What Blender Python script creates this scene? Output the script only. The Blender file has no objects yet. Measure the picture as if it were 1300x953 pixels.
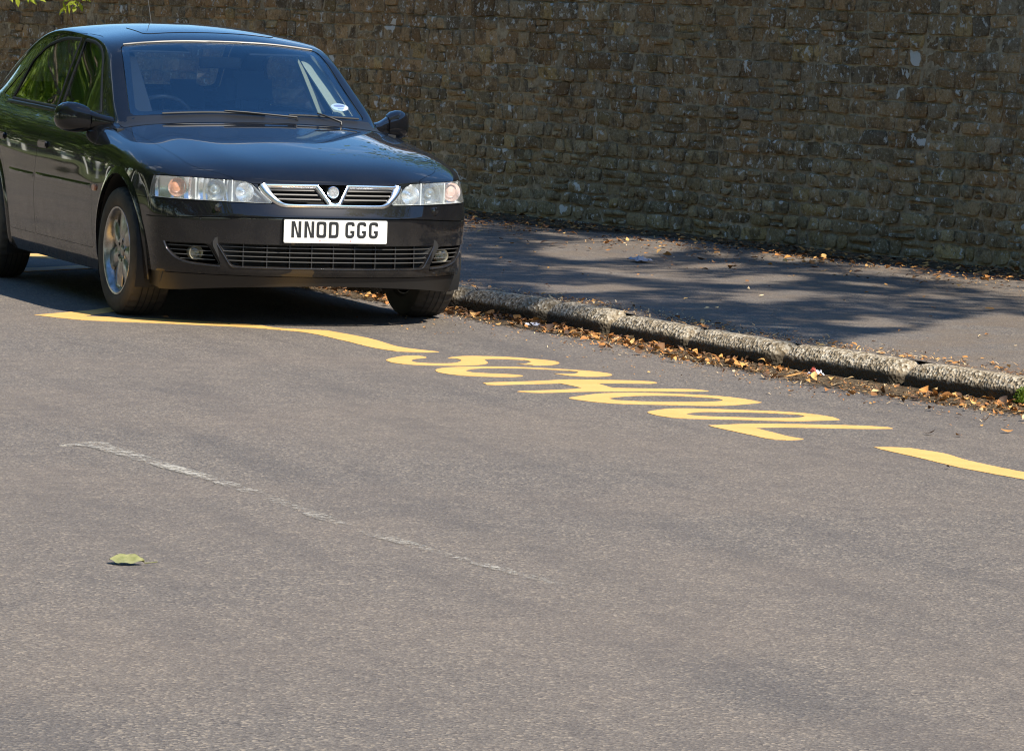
import bpy, bmesh, math, random
import numpy as np
from mathutils import Vector, Matrix, noise
from mathutils.bvhtree import BVHTree
from mathutils.geometry import tessellate_polygon, barycentric_transform
R = math.radians
C = bpy.context.scene.collection
scene = bpy.context.scene

# ------------------------------------------------------------------ camera
cam = bpy.data.objects.new('camera', bpy.data.cameras.new('camera'))
C.objects.link(cam)
scene.camera = cam
cam.data.sensor_width = 36.0
cam.data.lens = 5300.0/1300.0*36.0
cam.data.shift_y = -44.5/1300.0
cam.data.clip_start = 0.5
cam.data.clip_end = 3000
_d = Vector((-0.93359976, 0.34978591, -0.07772586))
_r = Vector((0.34812967, 0.93681617, 0.03436846))
_u = Vector((-0.08483645, -0.00502771, 0.99638221))
m = Matrix((_r, _u, -_d)).transposed().to_4x4()
m.translation = Vector((19.93830022, -6.21119051, 1.54011798))
cam.matrix_world = m

# ------------------------------------------------------------------ sun and sky
SUN = Vector((0.80, 0.35, 1.0)).normalized()
sun_el = math.asin(SUN.z)
sun_az = math.atan2(SUN.x, SUN.y)          # clockwise from +Y
w = bpy.data.worlds.new('World'); scene.world = w; w.use_nodes = True
nt = w.node_tree; nt.nodes.clear()
out = nt.nodes.new('ShaderNodeOutputWorld'); bg = nt.nodes.new('ShaderNodeBackground')
sky = nt.nodes.new('ShaderNodeTexSky'); sky.sky_type = 'NISHITA'; sky.sun_disc = False
sky.sun_elevation = sun_el; sky.sun_rotation = sun_az; sky.air_density = 1.0; sky.dust_density = 0.3; sky.ozone_density = 3.0
tc = nt.nodes.new('ShaderNodeTexCoord')
mp = nt.nodes.new('ShaderNodeMapping'); mp.inputs['Scale'].default_value = (1.0, 1.0, 2.6)
nz = nt.nodes.new('ShaderNodeTexNoise'); nz.inputs['Scale'].default_value = 2.3; nz.inputs['Detail'].default_value = 9; nz.inputs['Roughness'].default_value = .58
cr = nt.nodes.new('ShaderNodeValToRGB'); cr.color_ramp.elements[0].position = .60; cr.color_ramp.elements[1].position = .72
mx = nt.nodes.new('ShaderNodeMix'); mx.data_type = 'RGBA'
mx.inputs[7].default_value = (9.0, 9.2, 9.6, 1)
L = nt.links.new
L(tc.outputs['Generated'], mp.inputs['Vector']); L(mp.outputs[0], nz.inputs['Vector']); L(nz.outputs[0], cr.inputs[0])
hs = nt.nodes.new('ShaderNodeHueSaturation'); hs.inputs['Saturation'].default_value = 1.24
L(sky.outputs[0], hs.inputs['Color']); L(cr.outputs[0], mx.inputs[0]); L(hs.outputs[0], mx.inputs[6]); L(mx.outputs[2], bg.inputs[0]); L(bg.outputs[0], out.inputs[0])
bg.inputs[1].default_value = 0.11
sl = bpy.data.lights.new('sun', 'SUN'); sl.energy = 4.2; sl.angle = R(.53); sl.color = (1.0, .92, .79)
so = bpy.data.objects.new('sun', sl); C.objects.link(so)
so.rotation_euler = SUN.to_track_quat('Z', 'Y').to_euler()
so.location = (20, 10, 30)
scene.view_settings.view_transform = 'Standard'; scene.view_settings.look = 'None'
scene.view_settings.exposure = 1.0; scene.view_settings.gamma = 1
scene.render.engine = 'CYCLES'
scene.cycles.max_bounces = 10; scene.cycles.transparent_max_bounces = 24; scene.cycles.transmission_bounces = 8
scene.cycles.use_denoising = True
scene.cycles.pixel_filter_type = 'BLACKMAN_HARRIS'; scene.cycles.filter_width = 1.15
scene.cycles.sample_clamp_indirect = 6

# ------------------------------------------------------------------ helpers
def tag(o, label=None, cat=None, group=None, kind=None):
    if label: o['label'] = label
    if cat: o['category'] = cat
    if group: o['group'] = group
    if kind: o['kind'] = kind
    return o
def empty(name, loc=(0, 0, 0), rz=0.0, parent=None):
    o = bpy.data.objects.new(name, None); C.objects.link(o); o.location = loc; o.rotation_euler = (0, 0, rz)
    o.empty_display_size = .1
    if parent: o.parent = parent
    return o
def link(name, me, mat=None, parent=None, smooth=None):
    o = bpy.data.objects.new(name, me); C.objects.link(o)
    if mat is not None:
        me.materials.clear()
        for mm in (mat if isinstance(mat, (list, tuple)) else [mat]): me.materials.append(mm)
    if parent: o.parent = parent
    if smooth is not None:
        for p in me.polygons: p.use_smooth = True
        if smooth < 179: me.set_sharp_from_angle(angle=R(smooth))
    return o
def mesh(name, verts, faces, recalc=False):
    me = bpy.data.meshes.new(name); me.from_pydata([tuple(v) for v in verts], [], faces); me.update()
    if recalc:
        bm = bmesh.new(); bm.from_mesh(me); bmesh.ops.recalc_face_normals(bm, faces=bm.faces); bm.to_mesh(me); bm.free()
    return me
def from_bm(name, bm):
    me = bpy.data.meshes.new(name); bm.to_mesh(me); bm.free(); return me
def kill(*obs):
    for o in obs:
        me = o.data; bpy.data.objects.remove(o)
        if me and me.users == 0: bpy.data.meshes.remove(me)
class MB:
    """collects primitives of one part"""
    def __init__(s): s.v = []; s.f = []
    def add(s, v, f):
        n = len(s.v); s.v += [tuple(x) for x in v]; s.f += [tuple(i+n for i in q) for q in f]; return s
    def box(s, lo, hi, M=None):
        x0, y0, z0 = lo; x1, y1, z1 = hi
        v = [Vector(p) for p in ((x0,y0,z0),(x1,y0,z0),(x1,y1,z0),(x0,y1,z0),(x0,y0,z1),(x1,y0,z1),(x1,y1,z1),(x0,y1,z1))]
        if M is not None: v = [M @ p for p in v]
        return s.add(v, [(3,2,1,0),(4,5,6,7),(0,1,5,4),(1,2,6,5),(2,3,7,6),(3,0,4,7)])
    def tube(s, pts, r, n=8, cap=True):
        pts = [Vector(p) for p in pts]; rs = r if isinstance(r, (list, tuple)) else [r]*len(pts)
        v = []; f = []; ref = None
        for i, p in enumerate(pts):
            t = (pts[min(i+1, len(pts)-1)] - pts[max(i-1, 0)]).normalized()
            if ref is None: ref = t.orthogonal().normalized()
            ref = (ref - t*ref.dot(t)).normalized(); b = t.cross(ref)
            for k in range(n):
                a = 2*math.pi*k/n; v.append(p + (ref*math.cos(a)+b*math.sin(a))*rs[i])
        for i in range(len(pts)-1):
            for k in range(n):
                f.append((i*n+k, i*n+(k+1) % n, (i+1)*n+(k+1) % n, (i+1)*n+k))
        if cap: f.append(tuple(range(n-1, -1, -1))); f.append(tuple((len(pts)-1)*n+k for k in range(n)))
        return s.add(v, f)
    def lathe(s, prof, M=Matrix.Identity(4), n=48, closed=False):
        """prof: list of (radius, height) about local z"""
        v = []; f = []; m_ = len(prof)
        for k in range(n):
            a = 2*math.pi*k/n
            for (r, h) in prof: v.append(M @ Vector((r*math.cos(a), r*math.sin(a), h)))
        for k in range(n):
            k2 = (k+1) % n
            for i in range(m_ if closed else m_-1):
                j = (i+1) % m_
                f.append((k*m_+i, k2*m_+i, k2*m_+j, k*m_+j))
        return s.add(v, f)
    def prism(s, poly, M, lo, hi):
        n = len(poly)
        v = [M @ Vector((p[0], p[1], lo)) for p in poly] + [M @ Vector((p[0], p[1], hi)) for p in poly]
        f = [tuple(range(n-1, -1, -1)), tuple(range(n, 2*n))] + [(i, (i+1) % n, n+(i+1) % n, n+i) for i in range(n)]
        return s.add(v, f)
    def build(s, name, mat, parent=None, smooth=35, bevel=0, recalc=True, seg=2):
        me = mesh(name, s.v, s.f, recalc)
        if bevel:
            bm = bmesh.new(); bm.from_mesh(me)
            es = [e for e in bm.edges if len(e.link_faces) == 2 and e.calc_face_angle() > .6]
            bmesh.ops.bevel(bm, geom=es, offset=bevel, segments=seg, affect='EDGES', clamp_overlap=True)
            bm.to_mesh(me); bm.free()
        return link(name, me, mat, parent, smooth)
def frame(origin, ax, ay, az=None):
    ax = Vector(ax).normalized(); ay = Vector(ay); ay = (ay-ax*ay.dot(ax)).normalized(); az = ax.cross(ay) if az is None else Vector(az)
    M = Matrix((ax, ay, az)).transposed().to_4x4(); M.translation = Vector(origin); return M
def rpoly(pts, r=0.03, n=5):
    """polygon with rounded corners (r a number or a list)"""
    out = []; N = len(pts)
    for i in range(N):
        rr = r[i] if isinstance(r, (list, tuple)) else r
        p = Vector(pts[i]); a = Vector(pts[i-1]); b = Vector(pts[(i+1) % N])
        if rr <= 0: out.append(tuple(p)); continue
        da = (a-p); db = (b-p); k = min(rr, da.length*.49, db.length*.49)
        s = p+da.normalized()*k; e = p+db.normalized()*k
        for j in range(n+1):
            t = j/n; q = s*(1-t)**2 + p*2*t*(1-t) + e*t*t; out.append(tuple(q))
    return out
def inset(poly, d):
    N = len(poly); A = sum(poly[i-1][0]*poly[i][1]-poly[i][0]*poly[i-1][1] for i in range(N)); sg = 1 if A > 0 else -1
    out = []
    for i in range(N):
        p = Vector(poly[i]); a = Vector(poly[i-1]); b = Vector(poly[(i+1) % N])
        t1 = (p-a); t2 = (b-p)
        if t1.length < 1e-7 or t2.length < 1e-7: out.append(tuple(p)); continue
        t1.normalize(); t2.normalize()
        n1 = Vector((-t1.y, t1.x))*sg; n2 = Vector((-t2.y, t2.x))*sg; nn = n1+n2
        if nn.length < 1e-4: out.append(tuple(p)); continue
        nn.normalize(); out.append(tuple(p+nn*(d/max(.4, nn.dot(n1)))))
    return out
def boolean(o, cutter, op='DIFFERENCE', solver='EXACT'):
    """boolean with a check: the exact solver now and then loses the body, so a tiny shift of the cutter is tried"""
    n0 = len(o.data.polygons); best = None
    home = cutter.location.copy(); rr = random.Random(5)
    for attempt in range(7):
        cutter.location = home + Vector([rr.uniform(-1, 1)*.0004 for _ in range(3)])*(1 if attempt else 0)
        md = o.modifiers.new('b', 'BOOLEAN'); md.object = cutter; md.operation = op; md.solver = 'EXACT' if attempt < 5 else 'FAST'
        dg = bpy.context.evaluated_depsgraph_get(); dg.update()
        me = bpy.data.meshes.new_from_object(o.evaluated_get(dg), depsgraph=dg)
        o.modifiers.clear(); n1 = len(me.polygons)
        ok = n1 > .35*n0 if op == 'DIFFERENCE' else n1 > 0
        if ok or n0 == 0: break
    cutter.location = home
    old = o.data; o.data = me
    if old.users == 0: bpy.data.meshes.remove(old)
    return o

# ------------------------------------------------------------------ materials
def mat(name, base=(.5, .5, .5), rough=.5, metal=0.0, coat=0.0, spec=.5, **kw):
    m_ = bpy.data.materials.new(name); m_.use_nodes = True; b = m_.node_tree.nodes['Principled BSDF']
    b.inputs['Base Color'].default_value = (*base, 1); b.inputs['Roughness'].default_value = rough
    b.inputs['Metallic'].default_value = metal; b.inputs['Coat Weight'].default_value = coat; b.inputs['Coat Roughness'].default_value = .02
    b.inputs['Specular IOR Level'].default_value = spec
    for k, v in kw.items(): b.inputs[k].default_value = v
    return m_
class NT:
    """tiny node builder"""
    def __init__(s, m_): s.m = m_; s.t = m_.node_tree; s.b = s.t.nodes['Principled BSDF']
    def n(s, typ, **kw):
        x = s.t.nodes.new(typ)
        for k, v in kw.items():
            if k in x.inputs.keys() if isinstance(k, str) else False: x.inputs[k].default_value = v
            else: setattr(x, k, v)
        return x
    def l(s, a, b): s.t.links.new(a, b)
    def coord(s, kind='Object', scale=(1, 1, 1), rot=(0, 0, 0)):
        t = s.n('ShaderNodeTexCoord'); m_ = s.n('ShaderNodeMapping'); m_.inputs['Scale'].default_value = scale; m_.inputs['Rotation'].default_value = rot
        s.l(t.outputs[kind], m_.inputs[0]); return m_.outputs[0]
    def noise(s, vec, scale, detail=4, rough=.5, dist=0):
        x = s.n('ShaderNodeTexNoise'); x.inputs['Scale'].default_value = scale; x.inputs['Detail'].default_value = detail
        x.inputs['Roughness'].default_value = rough; x.inputs['Distortion'].default_value = dist; s.l(vec, x.inputs['Vector']); return x.outputs[0]
    def vor(s, vec, scale, feature='F1', out='Distance', rnd=1):
        x = s.n('ShaderNodeTexVoronoi'); x.feature = feature; x.inputs['Scale'].default_value = scale; x.inputs['Randomness'].default_value = rnd
        s.l(vec, x.inputs['Vector']); return x.outputs[out]
    def ramp(s, v, stops, interp='LINEAR'):
        x = s.n('ShaderNodeValToRGB'); r_ = x.color_ramp; r_.interpolation = interp
        while len(r_.elements) < len(stops): r_.elements.new(.5)
        for e, (p, c) in zip(r_.elements, stops):
            e.position = p; e.color = (*c, 1) if isinstance(c, (tuple, list)) else (c, c, c, 1)
        s.l(v, x.inputs[0]); return x.outputs[0]
    def mix(s, f, a, b, mode='MIX'):
        x = s.n('ShaderNodeMix'); x.data_type = 'RGBA'; x.blend_type = mode
        for i, val in ((0, f), (6, a), (7, b)):
            if isinstance(val, (int, float)): x.inputs[i].default_value = val if i == 0 else (val, val, val, 1)
            elif isinstance(val, (tuple, list)): x.inputs[i].default_value = (*val, 1)
            else: s.l(val, x.inputs[i])
        return x.outputs[2]
    def math(s, op, a, b=0.0):
        x = s.n('ShaderNodeMath'); x.operation = op
        for i, val in ((0, a), (1, b)):
            if isinstance(val, (int, float)): x.inputs[i].default_value = val
            else: s.l(val, x.inputs[i])
        return x.outputs[0]
    def bump(s, h, strength=.5, dist=.01):
        x = s.n('ShaderNodeBump'); x.inputs['Strength'].default_value = strength; x.inputs['Distance'].default_value = dist
        s.l(h, x.inputs['Height']); s.l(x.outputs[0], s.b.inputs['Normal'])
# outlines of the painted road markings and of the sunlit patches, in metres on the ground
MARKS = {
 'zig': [[(0.114,-1.273),(-0.032,-1.113),(-0.175,-0.96),(-0.248,-0.88),(-0.38,-0.781),(-0.533,-0.637),(-0.662,-0.499),(-0.548,-0.512),(-0.394,-0.655),(-0.125,-0.82),(0.162,-1.047),(0.305,-0.687),(0.607,-0.316),(0.815,-0.239),(0.939,-0.04),(1.4,0.026),(1.846,0.018),(2.098,0.12),(2.133,0.05),(2.086,-0.081),(1.915,-0.128),(1.496,-0.148),(1.07,-0.191),(0.849,-0.34),(0.75,-0.438),(0.578,-0.746),(0.392,-1.111)]],
 'right': [[(6.096,0.41),(6.101,0.474),(6.133,0.542),(6.314,0.589),(6.56,0.574),(6.911,0.606),(7.26,0.668),(7.651,0.756),(7.953,0.644),(7.485,0.548),(7.126,0.495),(6.943,0.46),(6.745,0.429),(6.438,0.421),(6.183,0.405)]],
 'S': [[(2.551,-0.287),(2.497,-0.261),(2.43,-0.219),(2.329,-0.13),(2.306,-0.058),(2.353,-0.039),(2.412,-0.052),(2.44,-0.091),(2.481,-0.133),(2.577,-0.177),(2.65,-0.177),(2.686,-0.136),(2.694,-0.075),(2.682,-0.025),(2.622,0.029),(2.528,0.074),(2.443,0.078),(2.424,0.049),(2.368,0.091),(2.316,0.17),(2.323,0.251),(2.34,0.319),(2.377,0.38),(2.453,0.445),(2.509,0.488),(2.576,0.509),(2.644,0.497),(2.7,0.466),(2.758,0.403),(2.77,0.325),(2.706,0.286),(2.689,0.278),(2.699,0.315),(2.597,0.379),(2.509,0.377),(2.463,0.311),(2.446,0.252),(2.471,0.198),(2.621,0.165),(2.693,0.133),(2.75,0.077),(2.791,-0.01),(2.794,-0.101),(2.778,-0.185),(2.743,-0.254),(2.678,-0.294)]],
 'C': [[(3.01,-0.216),(2.921,-0.155),(2.862,-0.053),(2.84,0.063),(2.846,0.169),(2.88,0.265),(2.934,0.354),(2.996,0.439),(3.06,0.496),(3.141,0.527),(3.214,0.523),(3.257,0.495),(3.303,0.418),(3.296,0.341),(3.243,0.29),(3.173,0.27),(3.183,0.313),(3.182,0.358),(3.114,0.405),(3.049,0.401),(2.986,0.334),(2.933,0.246),(2.908,0.128),(2.921,0.024),(2.979,-0.051),(3.058,-0.095),(3.13,-0.087),(3.173,-0.023),(3.208,0.053),(3.26,0.086),(3.287,0.081),(3.32,0.029),(3.322,-0.06),(3.289,-0.153),(3.228,-0.219),(3.122,-0.243)]],
 'H': [[(3.596,-0.212),(3.573,-0.152),(3.547,-0.038),(3.498,0.103),(3.454,0.199),(3.445,0.291),(3.461,0.383),(3.484,0.498),(3.526,0.578),(3.58,0.584),(3.619,0.54),(3.61,0.427),(3.607,0.294),(3.818,0.285),(3.841,0.415),(3.853,0.524),(3.876,0.631),(3.95,0.665),(3.966,0.569),(3.961,0.366),(3.97,0.134),(3.977,0.084),(4.015,-0.06),(4.022,-0.147),(3.982,-0.202),(3.949,-0.171),(3.924,-0.059),(3.872,0.082),(3.825,0.143),(3.723,0.139),(3.611,0.122),(3.645,-0.005),(3.667,-0.101),(3.693,-0.196),(3.676,-0.224)]],
 'O1': [[(4.243,-0.076),(4.149,0.02),(4.062,0.132),(4.029,0.258),(4.039,0.379),(4.082,0.487),(4.135,0.578),(4.211,0.649),(4.328,0.689),(4.43,0.693),(4.48,0.622),(4.542,0.506),(4.562,0.408),(4.541,0.283),(4.51,0.164),(4.478,0.044),(4.406,-0.037),(4.312,-0.077)],[(4.262,0.091),(4.188,0.172),(4.145,0.279),(4.145,0.404),(4.198,0.495),(4.262,0.558),(4.336,0.562),(4.388,0.516),(4.409,0.406),(4.409,0.272),(4.377,0.151),(4.335,0.09)]],
 'O2': [[(4.826,0.029),(4.739,0.103),(4.679,0.193),(4.68,0.291),(4.711,0.41),(4.753,0.514),(4.804,0.624),(4.885,0.699),(5.014,0.739),(5.117,0.726),(5.135,0.672),(5.161,0.519),(5.14,0.398),(5.1,0.286),(5.079,0.166),(5.039,0.065),(4.96,0.023)],[(4.875,0.169),(4.808,0.259),(4.809,0.368),(4.83,0.48),(4.871,0.572),(4.932,0.633),(5.001,0.631),(5.048,0.559),(5.046,0.44),(5.015,0.323),(4.975,0.21),(4.935,0.167)]],
 'L': [[(5.32,0.078),(5.294,0.159),(5.259,0.313),(5.281,0.465),(5.313,0.612),(5.353,0.734),(5.402,0.798),(5.444,0.8),(5.452,0.774),(5.449,0.657),(5.418,0.51),(5.396,0.359),(5.405,0.228),(5.556,0.235),(5.719,0.236),(5.807,0.257),(5.83,0.228),(5.846,0.169),(5.8,0.117),(5.666,0.104),(5.511,0.087),(5.39,0.076)]],
 'zb1': [[(-4.645,-0.174),(-4.599,-0.03),(-4.454,0.079),(-4.15,0.242),(-3.754,0.352),(-3.47,0.062),(-3.259,-0.227),(-3.053,-0.508),(-3.005,-0.61),(-3.273,-0.545),(-3.421,-0.325),(-3.712,-0.016),(-4.105,-0.01),(-4.262,-0.114),(-4.344,-0.247)]],
 'wline': [[(5.839,-2.453),(7.095,-2.331),(8.148,-2.277),(8.933,-2.184),(9.454,-2.094),(9.495,-2.133),(8.986,-2.227),(8.227,-2.328),(7.199,-2.389),(6.026,-2.527),(5.949,-2.572),(5.947,-2.627),(5.874,-2.552)]],
 'lit': [[(-3.17,3.51),(-2.74,3.27),(-2.41,2.95),(-2.26,2.64),(-2.32,2.42),(-2.58,2.34),(-2.97,2.43),(-3.41,2.66),(-3.76,2.98),(-3.94,3.31),(-3.88,3.55),(-3.59,3.62)],[(-0.35,1.74),(-0.23,1.68),(-0.14,1.6),(-0.1,1.52),(-0.12,1.47),(-0.2,1.46),(-0.31,1.48),(-0.44,1.55),(-0.53,1.63),(-0.57,1.71),(-0.55,1.76),(-0.46,1.77)],[(-2.54,4.34),(-2.2,4.13),(-1.94,3.89),(-1.83,3.66),(-1.89,3.51),(-2.1,3.48),(-2.41,3.57),(-2.75,3.77),(-3.03,4.02),(-3.16,4.26),(-3.1,4.42),(-2.87,4.45)],[(-0.78,3.23),(-0.6,3.11),(-0.46,2.94),(-0.39,2.76),(-0.42,2.62),(-0.53,2.56),(-0.69,2.59),(-0.87,2.71),(-1.01,2.88),(-1.08,3.06),(-1.06,3.21),(-0.94,3.27)],[(0.3,2.82),(0.5,2.69),(0.65,2.52),(0.71,2.36),(0.68,2.25),(0.55,2.21),(0.36,2.26),(0.16,2.38),(-0.0,2.55),(-0.08,2.71),(-0.04,2.83),(0.1,2.87)],[(-1.57,4.48),(-1.36,4.34),(-1.19,4.15),(-1.12,3.97),(-1.15,3.84),(-1.28,3.79),(-1.47,3.84),(-1.69,3.98),(-1.86,4.17),(-1.94,4.36),(-1.91,4.5),(-1.77,4.54)],[(-1.77,3.29),(-1.67,3.22),(-1.58,3.11),(-1.54,3.0),(-1.55,2.91),(-1.61,2.86),(-1.71,2.88),(-1.82,2.95),(-1.9,3.06),(-1.95,3.17),(-1.94,3.27),(-1.87,3.31)]],
}
# ================================================================== THE PLACE
KP = [(-140,34),(-100,16),(-60,3.2),(-40,-.9),(-28,-2.2),(-20,-2.4),(-14,-1.75),(-10,-1.05),(-6,0.0),(-4,.50),(-2.6,.83),(-1.6,.965),(-.5,1.07),(.53,1.25),(1.45,1.31),(2.26,1.375),(3.0,1.455),(3.55,1.565),(4.06,1.68),(4.56,1.80),(6,2.12),(10,3.0),(20,5.2),(60,14.0),(140,31.5)]
KX = np.array([p[0] for p in KP]); KY = np.array([p[1] for p in KP])
def kerb_y(x): return float(np.interp(x, KX, KY))
WX0, WY0, WSL = -6.6, 3.34, .2135
def wall_y(x):
    y = WY0+WSL*(x-WX0)
    return y if x > -20.5 else y+.55*(-20.5-x)*min(1, (-20.5-x)/40+.45)
def pav_z(x, y):
    k = kerb_y(x)+.14; w_ = wall_y(x); t = min(max((y-k)/max(w_-k, .3), 0), 1.0)
    return .108+.100*t
def pav_pt(x, y):
    z = pav_z(x, y)+.006*noise.noise(Vector((x*1.3, y*1.3, 0)))+.0025*noise.noise(Vector((x*6, y*6, 3)))
    return (x, y, z)

def asphalt(name, dark, light, tint=None, bumps=.5, spec=.35):
    m_ = mat(name, dark, .82, spec=spec); q = NT(m_); v = q.coord('Object')
    big = q.noise(v, .55, 5, .55, .4)
    mid = q.noise(v, 7.0, 6, .6)
    st = q.noise(q.coord('Object', (.22, 1.9, 1), (0, 0, R(-12))), 1.6, 6, .62, .3)
    grain = q.noise(v, 105, 3, .85)
    agg = q.vor(v, 125); agc = q.n('ShaderNodeTexVoronoi'); agc.inputs['Scale'].default_value = 125; q.l(v, agc.inputs['Vector'])
    col = q.ramp(grain, [(.36, dark), (.64, light)])
    sep = q.n('ShaderNodeSeparateColor'); q.l(agc.outputs['Color'], sep.inputs[0])
    col = q.mix(q.ramp(sep.outputs[0], [(.76, 0.0), (.93, .60)]), col, (light[0]*1.9, light[1]*1.8, light[2]*1.6))
    col = q.mix(q.ramp(sep.outputs[1], [(.70, 0.0), (.92, .62)]), col, (dark[0]*.42, dark[1]*.42, dark[2]*.50))
    col = q.mix(q.ramp(st, [(.36, .34), (.52, 0.0)]), col, (dark[0]*.72, dark[1]*.76, dark[2]*.86))
    col = q.mix(q.ramp(big, [(.42, 0.0), (.68, .35)]), col, (light[0]*1.08, light[1]*.98, light[2]*.88))
    col = q.mix(q.ramp(mid, [(.40, .22), (.55, 0.0)]), col, (dark[0]*.8, dark[1]*.8, dark[2]*.86))
    if tint: col = tint(q, v, col)
    q.l(col, q.b.inputs['Base Color'])
    h = q.math('ADD', q.math('MULTIPLY', grain, .8), q.math('MULTIPLY', agg, 1.2))
    q.bump(h, bumps, .004)
    return m_
road_m = asphalt('road_asphalt', (.092, .079, .068), (.184, .160, .137))
def patch_tint(q, v, col):
    sp = q.n('ShaderNodeSeparateXYZ'); q.l(v, sp.inputs[0])
    dist = q.noise(v, 3.2, 5, .6)
    edge = q.math('ADD', sp.outputs['Y'], q.math('MULTIPLY', dist, .35))
    return q.mix(q.ramp(dist, [(.40, .10), (.60, .55)]), col, (.150, .112, .078))
pave_m = asphalt('pavement_asphalt', (.094, .084, .076), (.178, .158, .138), patch_tint, .6)

# ground sheet, verge and road
grass_m = mat('verge_grass', (.07, .11, .03), .9); q = NT(grass_m); v = q.coord('Object')
n1 = q.noise(v, 1.3, 6, .6); n2 = q.noise(v, 45, 4, .7)
q.l(q.mix(q.ramp(n2, [(.35, 0.0), (.65, 1.0)]), q.ramp(n1, [(.3, (.045, .075, .018)), (.7, (.095, .105, .035))]), q.ramp(n1, [(.3, (.10, .14, .04)), (.7, (.17, .17, .07))])), q.b.inputs['Base Color'])
q.bump(n2, .8, .03)
gnd = link('ground', mesh('ground', [(-1500,-1500,-.06),(1500,-1500,-.06),(1500,1500,-.06),(-1500,1500,-.06)], [(0,1,2,3)]), grass_m); tag(gnd, kind='structure')
ROADW = 9.6
FX = [-140,-100,-60,-40,-28,-20,-12,-4,4,12,140]; FY = [25,7.5,-4.6,-7.6,-8.2,-7.9,-7.4,-7.6,-8.2,-6.2,22]
def far_y(x): return float(np.interp(x, FX, FY))
def strip(name, xs, f0, f1, n, zf, mt):
    v = []; f = []
    for x in xs:
        a, b = f0(x), f1(x)
        for k in range(n+1): y = a+(b-a)*k/n; v.append((x, y, zf(x, y)))
    for i in range(len(xs)-1):
        for k in range(n): f.append((i*(n+1)+k, i*(n+1)+k+1, (i+1)*(n+1)+k+1, (i+1)*(n+1)+k))
    o = link(name, mesh(name, v, f), mt, smooth=180)
    if o.data.polygons[0].normal.z < 0: o.data.flip_normals()
    return tag(o, kind='structure')
XS = sorted(set(list(np.arange(-140, 141, 5.0))+list(np.arange(-12, 14, .25))))
strip('road', XS, lambda x: kerb_y(x)+.06, lambda x: far_y(x), 1, lambda x, y: 0.0, road_m)
strip('verge', XS, lambda x: far_y(x), lambda x: far_y(x)-60, 6, lambda x, y: .05+.05*noise.noise(Vector((x*.3, y*.3, 0))) if y < far_y(x)-.5 else .02, grass_m)
PX = sorted(set(list(np.arange(-140, 141, 5.0))+list(np.arange(-14, 9, .12))))
strip('pavement', PX, lambda x: kerb_y(x)+.135, lambda x: wall_y(x)+.05, 30, lambda x, y: pav_pt(x, y)[2], pave_m)
strip('bank', XS, lambda x: wall_y(x)+.42, lambda x: wall_y(x)+60, 4, lambda x, y: .9+.1*noise.noise(Vector((x*.2, y*.2, 0))), grass_m)
# ---------------- kerb: worn concrete lengths with exposed chippings
km = mat('kerb_concrete', (.30, .27, .22), .9, spec=.2); q = NT(km); v = q.coord('Object')
cv = q.n('ShaderNodeTexVoronoi'); cv.inputs['Scale'].default_value = 70; q.l(v, cv.inputs['Vector'])
sep = q.n('ShaderNodeSeparateColor'); q.l(cv.outputs['Color'], sep.inputs[0])
chips = q.ramp(sep.outputs[0], [(0, (.085, .062, .035)), (.25, (.27, .21, .135)), (.55, (.38, .31, .215)), (.88, (.52, .46, .36))])
nz_ = q.noise(v, 14, 6, .65)
col = q.mix(q.ramp(nz_, [(.42, .0), (.62, .50)]), chips, (.14, .11, .07))
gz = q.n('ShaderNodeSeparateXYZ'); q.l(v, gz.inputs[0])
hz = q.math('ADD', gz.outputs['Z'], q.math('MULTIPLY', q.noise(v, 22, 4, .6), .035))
col = q.mix(q.ramp(hz, [(.068, 1.0), (.092, 0.0)]), col, (.055, .043, .028))  # lower face darkened in the colour: dirt plus the shade on it
q.l(col, q.b.inputs['Base Color'])
q.bump(q.math('ADD', q.math('MULTIPLY', cv.outputs['Distance'], 1.5), nz_), 1.0, .006)
joints = [-60, -45, -30, -18]+list(np.arange(-11.5, -1.3, .92))+[-.40, .46, 1.17, 2.02, 2.88, 3.77, 4.62, 5.5, 6.4, 7.3, 8.2, 9.1, 14, 22, 40, 80]
random.seed(3)
for a, b in zip(joints[:-1], joints[1:]):
    fine = -3 < a < 7
    n = max(2, int((b-a)/(.012 if fine else .1))); n = min(n, 90)
    prof = [(0, -.02), (.000, .018), (.001, .050), (.004, .064), (.010, .074), (.040, .102), (.056, .111), (.08, .115), (.11, .116), (.138, .114), (.142, .03), (.142, -.02)]
    if fine:
        pr = []
        for (p0, p1) in zip(prof[:-1], prof[1:]):
            for k in range(2): pr.append((p0[0]+(p1[0]-p0[0])*k/2, p0[1]+(p1[1]-p0[1])*k/2))
        prof = pr+[prof[-1]]
    v = []; f = []; m_ = len(prof); dy = random.uniform(-.007, .007); dz = random.uniform(-.005, .004)
    for i in range(n+1):
        x = a+.009+(b-a-.018)*i/n; e = min(i, n-i)/n*(b-a); er = .050*math.exp(-e/.022) if fine else 0
        for (py, pz) in prof:
            p = Vector((x, kerb_y(x)+py, pz))
            if pz > .0:
                s_ = noise.fractal(p*9, .6, 2, 4)*.0035+noise.noise(p*75)*(.0024 if fine else 0)+noise.noise(p*2.2)*.005
                dirn = Vector((0, -.7 if py < .06 else 0, .72)); p += dirn*(s_*(1 if fine else 0))
                p.z -= er*(pz/.08); p.y += (er*.8+dy) if py < .1 else 0; p.z += dz*(pz/.08)
            v.append(p)
    for i in range(n):
        for j in range(m_-1): f.append((i*m_+j, (i+1)*m_+j, (i+1)*m_+j+1, i*m_+j+1))
    f.append(tuple(range(m_))); f.append(tuple(n*m_+j for j in reversed(range(m_))))
    o = link('kerb', mesh('kerb', v, f, True), km, smooth=40); tag(o, kind='structure')

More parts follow.
